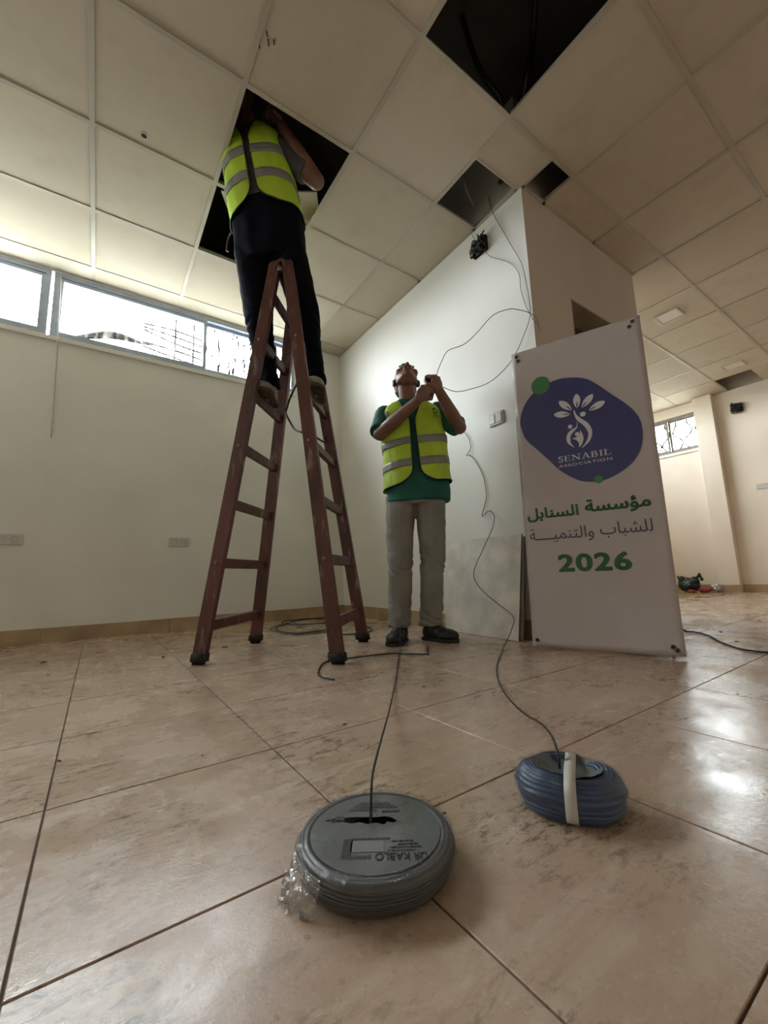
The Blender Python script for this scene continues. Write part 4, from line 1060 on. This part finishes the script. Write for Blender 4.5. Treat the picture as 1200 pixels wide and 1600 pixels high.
for ch in 'SENABIL':
    w, st = GL[ch]; polys += [[(px+x, py) for px, py in s] for s in st]; x += w+.09
sx_ = (.428-.191)/(x-.09)
for k in range(len(polys)): polys[k] = [(.191+a*sx_, .896+b*.029) for a, b in polys[k]]
prt('lettering', polys, M['pwhite'], Y2)
def text_mesh(body, offset=0.0, spacing=1.0):
    """lettering from glyph outlines: every outline filled on its own with its counters, thickened by an outline stroke"""
    cache = {}
    def loops(t):
        if t in cache: return cache[t]
        c = bpy.data.curves.new('txt', 'FONT'); c.body = t; c.resolution_u = 4; c.fill_mode = 'NONE' if False else 'BOTH'
        o = bpy.data.objects.new('tmp_text', c); COL.objects.link(o)
        oc = o.to_curve(bpy.context.evaluated_depsgraph_get()); L = []
        for sp in oc.splines:
            if sp.type == 'BEZIER':
                bp = sp.bezier_points; n = len(bp); P = []
                for i in range(n):
                    p, q = bp[i], bp[(i+1) % n]
                    straight = (p.handle_right-p.co).length < 1e-6 and (q.handle_left-q.co).length < 1e-6
                    m = 1 if straight else 5
                    for k in range(m):
                        u = k/m; P.append((1-u)**3*p.co+3*u*(1-u)**2*p.handle_right+3*u*u*(1-u)*q.handle_left+u**3*q.co)
            else: P = [V(p.co[:3]) for p in sp.points]
            Q = []
            for p in P:
                if not Q or (p-Q[-1]).length > 1e-5: Q.append(V((p.x, p.y, 0)))
            if len(Q) > 2 and (Q[0]-Q[-1]).length < 1e-5: Q.pop()
            if len(Q) > 2: L.append(Q)
        o.to_curve_clear(); bpy.data.objects.remove(o); cache[t] = L
        return L
    def area(P): return sum(P[i].x*P[(i+1) % len(P)].y-P[(i+1) % len(P)].x*P[i].y for i in range(len(P)))/2
    def inside(q, P):
        r = False
        for i in range(len(P)):
            a, b = P[i], P[(i+1) % len(P)]
            if (a.y > q.y) != (b.y > q.y) and q.x < (b.x-a.x)*(q.y-a.y)/(b.y-a.y)+a.x: r = not r
        return r
    bar_x = max(p.x for P in loops('|') for p in P); bm = bmesh.new(); x = 0.0
    for ch in body:
        adv = max(p.x for P in loops(ch+'|') for p in P)-bar_x
        Ls = loops(ch) if ch != ' ' else []
        if Ls:
            sg = math.copysign(1, area(max(Ls, key=lambda P: abs(area(P)))))
            for P in [P for P in Ls if area(P)*sg > 0]:
                rings = [P]+[H for H in Ls if area(H)*sg < 0 and inside(H[0], P)]; es = []
                for R in rings:
                    vv = [bm.verts.new((p.x+x, p.y, 0)) for p in R]; es += [bm.edges.new((vv[i], vv[(i+1) % len(vv)])) for i in range(len(vv))]
                bmesh.ops.triangle_fill(bm, edges=es, use_beauty=False, use_dissolve=False)
            if offset:
                for P in Ls:
                    n = len(P)
                    for i in range(n):
                        a, b = P[i], P[(i+1) % n]; d = (b-a).normalized(); q = V((-d.y, d.x, 0))*offset; e = d*offset*.6
                        bm.faces.new([bm.verts.new(p+V((x, 0, 0))) for p in (a-e-q, b+e-q, b+e+q, a-e+q)])
        x += adv*spacing
    for f in bm.faces:
        if f.normal.z < 0: f.normal_flip()
    me = bpy.data.meshes.new('lettering'); bm.to_mesh(me); bm.free(); return me
def text_on(name, body, x0, x1, z0, z1, m, parent, y, offset=0.0, spacing=1.0, fn=None):
    me = text_mesh(body, offset, spacing)
    X = [v.co.x for v in me.vertices]; Y = [v.co.y for v in me.vertices]; ax, bx, ay, by = min(X), max(X), min(Y), max(Y)
    for v in me.vertices:
        s, t = x0+(v.co.x-ax)/(bx-ax)*(x1-x0), z0+(v.co.y-ay)/(by-ay)*(z1-z0)
        v.co = fn(s, t) if fn else V((s, y+bend(s, t), t))
    return link(name, me, m, parent)
text_on('lettering', 'ASSOCIATION', .192, .428, .8685, .8825, M['pwhite'], sheet, Y2, .008, 1.15)
def ar(*c): return ''.join(map(chr, c))
l1 = ar(0xFEE3, 0xFE86, 0xFEB3, 0xFEB4, 0xFE94)+' '+ar(0xFE8D, 0xFEDF, 0xFEB4, 0xFEE8, 0xFE8E, 0xFE91, 0xFEDE)
l2 = ar(0xFEDF, 0xFEE0, 0xFEB8, 0xFE92, 0xFE8E, 0xFE8F)+' '+ar(0xFEED, 0xFE8D, 0xFEDF, 0xFE98, 0xFEE8, 0xFEE4, 0xFEF4, 0x640, 0x640, 0x640, 0x640, 0xFE94)
w1a, w1b = l1.split(' ')
text_on('lettering', w1a[::-1], .290, .558, .615, .693, M['pgreen'], sheet, PRY, .030)
text_on('lettering', w1b[::-1], .020, .262, .607, .678, M['pgreen'], sheet, PRY, .030)
w2a, w2b = l2.split(' ')
text_on('lettering', w2a[::-1], .345, .553, .505, .577, M['pviolet'], sheet, PRY, .0)
text_on('lettering', w2b[::-1], .024, .318, .497, .572, M['pviolet'], sheet, PRY, .0)
text_on('lettering', '2026', .147, .458, .352, .439, M['pgreen'], sheet, PRY, .036, 1.1)
for s, t in ((.027, 1.532), (.035, 1.503), (.578, 1.532), (.563, 1.508), (.024, .030), (.569, .034), (.582, .022)):
    o = lathe('grommet', [(.0045, .0), (.006, .0025), (.009, .003), (.0105, 0)], M['steel'], sheet, 18); o.location = (s, bend(s, t)-.0016, t); o.rotation_euler = (PI/2, 0, 0)
    c_ = lathe('eyelet_hole', [(.0003, 0), (.0046, 0)], M['black'], o, 12); c_.location = (0, 0, .0006)
# folding stand behind the sheet
tube('stand_pole', [(.03, .03, 1.53), (.30, .06, .75), (.57, .03, .03)], .005, M['wire'], bn); tube('stand_pole', [(.57, .03, 1.53), (.30, .05, .75), (.03, .03, .03)], .005, M['wire'], bn)
tube('stand_leg', [(.30, .06, .75), (.30, .16, .35), (.30, .26, -.008)], .005, M['wire'], bn)
for s in (.03, .57): tube('stand_hook', [(s, .03, .03), (s, .012, .028), (s, .0 if s < .1 else -.02, .03)], .003, M['steel'], bn, n=3)
for s in (.03, .57): tube('stand_hook', [(s, .03, 1.53), (s, .022, 1.528), (s, .012, 1.53)], .003, M['steel'], bn, n=3)
for s in (.03, .57): tube('stand_foot', [(s, .03, .03), (s, .035, -.006)], .005, M['wire'], bn, n=1)

# ------------------------------------------------------------------ grey coil
gc = thing('cable_coil', 'large flat grey cable coil in clear film with torn printed top', 'cable coil', (.331, .522, 0), 0, 'wrapped cable coils')
GR, GH = .103, .039
def gprof(off=0.0, ridges=True, n=90):
    out = []
    for k in range(n+1):
        t = k/n
        if t < .35: r, z = .05+(GR-.006-.05)*t/.35, GH-.0015*math.cos(t*70)*(1 if ridges else 0)*.6
        elif t < .45:
            a = (t-.35)/.1*PI/2; r, z = GR-.006+.006*math.sin(a), GH-.006+.006*math.cos(a)
        elif t < .9:
            q = (t-.45)/.45; z = (GH-.006)*(1-q)+.010*q; r = GR+.0025*math.sin(q*PI)+(.0019*math.sin(q*2*PI*6) if ridges else 0)-.004*q*q
        else:
            a = (t-.9)/.1*PI/2; r, z = GR-.004-.012*(1-math.cos(a)), .010-.0098*math.sin(a)
        out.append((r+off*(1 if t > .35 else 0), max(.0003, z+off*(1 if t < .45 else 0))))
    return out
def gd(p, a, t):
    q = .0012*noise.noise(V((math.cos(a)*3, math.sin(a)*3, p.z*120)))+.0022*noise.noise(V((math.cos(a)*1.4, math.sin(a)*1.4, 5)))
    return V((p.x*(1+q*10), p.y*(1+q*10), p.z))
lathe('wire_winding', [(.05, .0006)]+gprof()[::1]+[(.05, .0006)], M['coilgrey'], gc, 96, disp=gd)
bm = bmesh.new()
outer = [bm.verts.new((.0875*math.cos(2*PI*k/64), .0875*math.sin(2*PI*k/64), 0)) for k in range(64)]
slot = [(-.072, .016), (-.060, .021), (-.03, .0235), (.0, .022), (.012, .024), (.022, .021), (.030, .012), (.024, .008), (.016, .011), (.012, .004), (.000, .009), (-.012, .006), (-.022, .011), (-.034, .008), (-.048, .013), (-.056, .009), (-.066, .013)]
# slot runs across the picture: rotate into place
sa = -.62
sv = [bm.verts.new((x*math.cos(sa)-y*math.sin(sa)+.003, x*math.sin(sa)+y*math.cos(sa)+.004, 0)) for x, y in slot]
es = [bm.edges.new((outer[k], outer[(k+1) % 64])) for k in range(64)]+[bm.edges.new((sv[k], sv[(k+1) % len(sv)])) for k in range(len(sv))]
bmesh.ops.triangle_fill(bm, edges=es, use_beauty=True, use_dissolve=False)
lab = link('label', bm_mesh('label', bm), M['labelfilm'], gc); lab.location = (0, 0, GH+.0016)
core = lathe('dark_core', [(.0005, .006), (.049, .006), (.049, .03)], M['black'], gc, 40)
ti = -.62+PI           # lettering reads from the far side
def on_label(s, t, h=.0008): return V((s*math.cos(ti)-t*math.sin(ti), s*math.sin(ti)+t*math.cos(ti), h))
text_on('lettering', 'UR KABLO', -.066, -.002, .050, .0635, M['labelink'], lab, 0, .01, fn=lambda s, t: on_label(s, t))
text_on('lettering', 'SANVENI', .003, .040, .054, .0605, M['labelink'], lab, 0, .01, fn=lambda s, t: on_label(s, t))
def lbox(name, x0, x1, y0, y1, m, h=.0005):
    vs = [on_label(a, b, h) for a, b in ((x0, y0), (x1, y0), (x1, y1), (x0, y1))]; return link(name, mesh(name, vs, [(0, 1, 2, 3)]), m, lab)
lbox('label_panel', -.012, .03, .026, .048, M['labelpale']); lbox('label_logo', .028, .04, .022, .053, M['labelink'])
rnd = random.Random(4)
bm = bmesh.new()
for r_, (a, b) in ((.044, (-.052, -.018)), (.038, (-.060, -.020)), (.032, (-.056, -.03)), (.026, (-.05, -.022)), (.0205, (-.02, .03)), (-.052, (-.03, .034)), (-.058, (-.026, .03)), (-.064, (-.02, .026)), (-.046, (.0, .04))):
    x = a
    while x < b:
        w_ = rnd.uniform(.002, .006); bm.faces.new([bm.verts.new(on_label(p, q, .0007)) for p, q in ((x, r_), (min(b, x+w_), r_), (min(b, x+w_), r_+.0026), (x, r_+.0026))]); x += w_+.0012
lp = link('fine_print', bm_mesh('fine_print', bm), M['labelink'], lab); tag(lp, kind='stuff')
lbox('label_block', -.034, -.008, -.043, -.038, M['labelink']); lbox('label_block', .045, .058, -.030, -.020, M['labelink'])
def wd(p, a, t):
    q = .0018*noise.noise(V((math.cos(a)*6, math.sin(a)*6, p.z*60)))+.001*noise.noise(V((math.cos(a)*17, math.sin(a)*17, p.z*150)))
    r = math.hypot(p.x, p.y); k = (r+q)/r; return V((p.x*k, p.y*k, p.z+q*.3*(1 if t < .45 else 0)))
lathe('plastic_wrap', [q for q in gprof(.003, False, 60) if q[0] > .088], M['wrap'], gc, 128, disp=wd)
vs, fs = [], []; NA, NB = 26, 18
for i in range(NA+1):
    for j in range(NB+1):
        a = math.radians(-204+44*i/NA); t = j/NB
        crum = .006*noise.noise(V((i*.33, j*.4, 1)))+.004*noise.noise(V((i*.8, j*.8, 7)))
        rr = GR+.003+.022*t*(.4+.6*math.sin(PI*i/NA))+crum*t*1.6
        z = max(.001, GH-.002-.05*t*(.75+.35*noise.noise(V((i*.3, 2.2, 0))))+crum*.7)
        vs.append((rr*math.cos(a), rr*math.sin(a), z))
for i in range(NA):
    for j in range(NB): fs.append((i*(NB+1)+j, (i+1)*(NB+1)+j, (i+1)*(NB+1)+j+1, i*(NB+1)+j+1))
link('film_flap', mesh('film_flap', vs, fs), M['flap'], gc, True)

# ------------------------------------------------------------------ blue coil
bc = thing('cable_coil', 'smaller oval blue cable coil bound with a white strap', 'cable coil', (.652, .438, 0), math.radians(-60), 'wrapped cable coils')
AX, AY, BHt = .081, .062, .062
prof = []
n = 230
for k in range(n+1):
    t = k/n; a = 2*PI*t
    # rounded ring section: outer bulge, with wire ridges
    rr = .5+.5*math.cos(a); R_ = 1.0-.30*(1-math.cos(a)); z = BHt/2+BHt/2*math.copysign(abs(math.sin(a))**.75, math.sin(a))
    ridge = .024*math.sin(a*26)
    prof.append((R_+ridge*.6*(1 if rr > .3 else .3), max(.0004, z+.0007*math.cos(a*26))))
def bd(p, a, t):
    q = .05*noise.noise(V((math.cos(a)*2, math.sin(a)*2, p.z*70)))+.03*noise.noise(V((math.cos(a)*1.3, math.sin(a)*1.3, 9)))
    sag = .006*math.cos(a)*0
    return V((p.x*(1+q), p.y*(1+q), max(.0004, p.z*(1+.10*noise.noise(V((math.cos(a)*1.2, math.sin(a)*1.2, 2)))))))
lathe('wire_winding', prof[:-1], M['coilblue'], bc, 110, sx=AX, sy=AY, disp=bd, closed=True)
lathe('core_film', [(.005, BHt*.80), (.15, BHt*.80), (.35, BHt*.84), (.55, BHt*.96), (.66, BHt*1.04)], M['labelfilm'], bc, 64, sx=AX, sy=AY, disp=lambda p, a, t: V((p.x, p.y, p.z+.004*noise.noise(V((p.x*60, p.y*60, 3))))))
wp = []
for k in range(31):
    a = PI*.62-(PI*1.12)*k/30; z = BHt/2+(BHt/2+.003)*math.copysign(abs(math.sin(a))**.75, math.sin(a)); wp.append((1.0-.30*(1-math.cos(a))+.045, max(.0008, z)))
def bwd(p, a, t):
    q = .05*noise.noise(V((math.cos(a)*2, math.sin(a)*2, p.z*70)))+.03*noise.noise(V((math.cos(a)*1.3, math.sin(a)*1.3, 9)))+.02*noise.noise(V((math.cos(a)*9, math.sin(a)*9, p.z*130)))
    return V((p.x*(1+q), p.y*(1+q), max(.0006, p.z*(1+.10*noise.noise(V((math.cos(a)*1.2, math.sin(a)*1.2, 2)))))))
lathe('plastic_wrap', wp, M['wrap'], bc, 110, sx=AX, sy=AY, disp=bwd)
# strap round the short way
sp = []
for k in range(49):
    a = 2*PI*k/48; sp.append(V((.006, (AY+.0045)*math.copysign(abs(math.cos(a))**.55, math.cos(a)), BHt/2+.0015+(BHt/2+.004)*math.copysign(abs(math.sin(a))**.6, math.sin(a)))))
vs = []; fs = []
for p in sp[:-1]:
    for dx in (-.0085, .0085):
        vs.append(V((p.x+dx, p.y, max(.0005, p.z))))
nn = 48
for k in range(nn):
    q = (k+1) % nn; fs.append((2*k, 2*q, 2*q+1, 2*k+1))
st = link('strap', mesh('strap', vs, fs), M['strap'], bc, True); sm = st.modifiers.new('t', 'SOLIDIFY'); sm.thickness = .0012; sm.offset = 0
bm = bmesh.new()
bm.faces.new([bm.verts.new((x, y, BHt*.86)) for x, y in ((-.030, -.018), (-.018, -.010), (-.008, -.013), (.002, -.008), (.004, -.020), (-.006, -.026), (-.016, -.022), (-.022, -.028))])
link('film_tear', bm_mesh('film_tear', bm), M['black'], bc)

# ------------------------------------------------------------------ litter by the far wall
bg_ = bmesh.new()
p_sph(bg_, (0, 0, .085), (.085, .13, .085)); p_sph(bg_, (0, .065, .14), (.055, .06, .085)); p_sph(bg_, (0, -.065, .13), (.055, .07, .08)); p_sph(bg_, (0, 0, .15), (.05, .07, .05))
p_cap(bg_, (0, .09, .15), (0, .12, .215), .03, .012); p_cap(bg_, (0, -.08, .14), (0, -.105, .20), .022, .016); p_cap(bg_, (0, -.105, .20), (0, -.14, .25), .016, .010); p_cap(bg_, (0, -.14, .25), (0, -.16, .17), .010, .02)
bagp = fuse('plastic_bag', bg_, M['bag'], None, .007, 2, folds(22, .010, seed=3)); bagp.location = (6.72, 2.37, 0); tag(bagp, 'black plastic carrier bag with handles slumped by the far wall', 'plastic bag')
def crumple(name, loc, r, m, label, cat, seed, sc=(1, 1, .6), group=None):
    bm = bmesh.new(); bmesh.ops.create_icosphere(bm, subdivisions=3, radius=r)
    for v in bm.verts:
        k = 1+.45*noise.noise(v.co*(2.2/r)+V((seed, 0, 0)))+.2*noise.noise(v.co*(5/r)+V((0, seed, 0)))
        v.co = V((v.co.x*sc[0]*k, v.co.y*sc[1]*k, v.co.z*sc[2]*k))
    z = min(v.co.z for v in bm.verts)
    for v in bm.verts: v.co.z -= z
    o = link(name, bm_mesh(name, bm), m); o.location = loc; return tag(o, label, cat, group)
crumple('snack_wrapper', (6.66, 2.17, 0), .055, M['foil'], 'crumpled red snack wrapper right of the black bag', 'wrapper', 3, (1, 1.5, .55))
crumple('foil_ball', (6.80, 2.10, 0), .055, M['foil2'], 'crumpled silver foil beside the red wrapper', 'foil', 5, (.8, 1.2, .9))
crumple('snack_wrapper', (6.60, 2.30, 0), .04, M['foil'], 'small crumpled red wrapper in front of the black bag', 'wrapper', 8, (.8, 1.3, .5))
# loose chips and straws scattered on the floor
rnd = random.Random(11); db = bmesh.new()
spots = [(.30, 2.45), (-.20, 2.75), (-.15, 2.35), (.18, 3.35), (.02, 2.9), (.62, 2.52), (-.42, 3.4), (1.9, 3.3), (2.9, .9), (3.2, .6), (2.6, .75), (3.6, .9), (4.2, 1.1)]+[(rnd.uniform(-.3, 2.4), rnd.uniform(.35, 3.2)) for _ in range(26)]
for x, y in spots:
    if PX0-.05 < x < PX1 and y > PY-.1: continue
    s = rnd.uniform(.0015, .0035) if (x, y) not in spots[:13] else rnd.uniform(.004, .008)
    add_box(db, -s*1.8, s*1.8, -s*.7, s*.7, 0, s*.5, Matrix.Translation((x, y, 0)) @ Matrix.Rotation(rnd.uniform(0, 3), 4, 'Z'))
tag(link('floor_debris', bm_mesh('floor_debris', db), M['chip']), 'small dark chips scattered over the tiled floor', 'debris', kind='stuff')
db = bmesh.new()
for k in range(60):
    x, y, a, l = rnd.uniform(5.6, 6.6), rnd.uniform(1.85, 2.6), rnd.uniform(0, 3.1), rnd.uniform(.02, .07)
    add_box(db, -l, l, -.004, .004, 0, .006, Matrix.Translation((x, y, 0)) @ Matrix.Rotation(a, 4, 'Z'))
tag(link('straw_debris', bm_mesh('straw_debris', db), M['straw']), 'yellowish straw-like debris on the floor before the black bag', 'debris', kind='stuff')
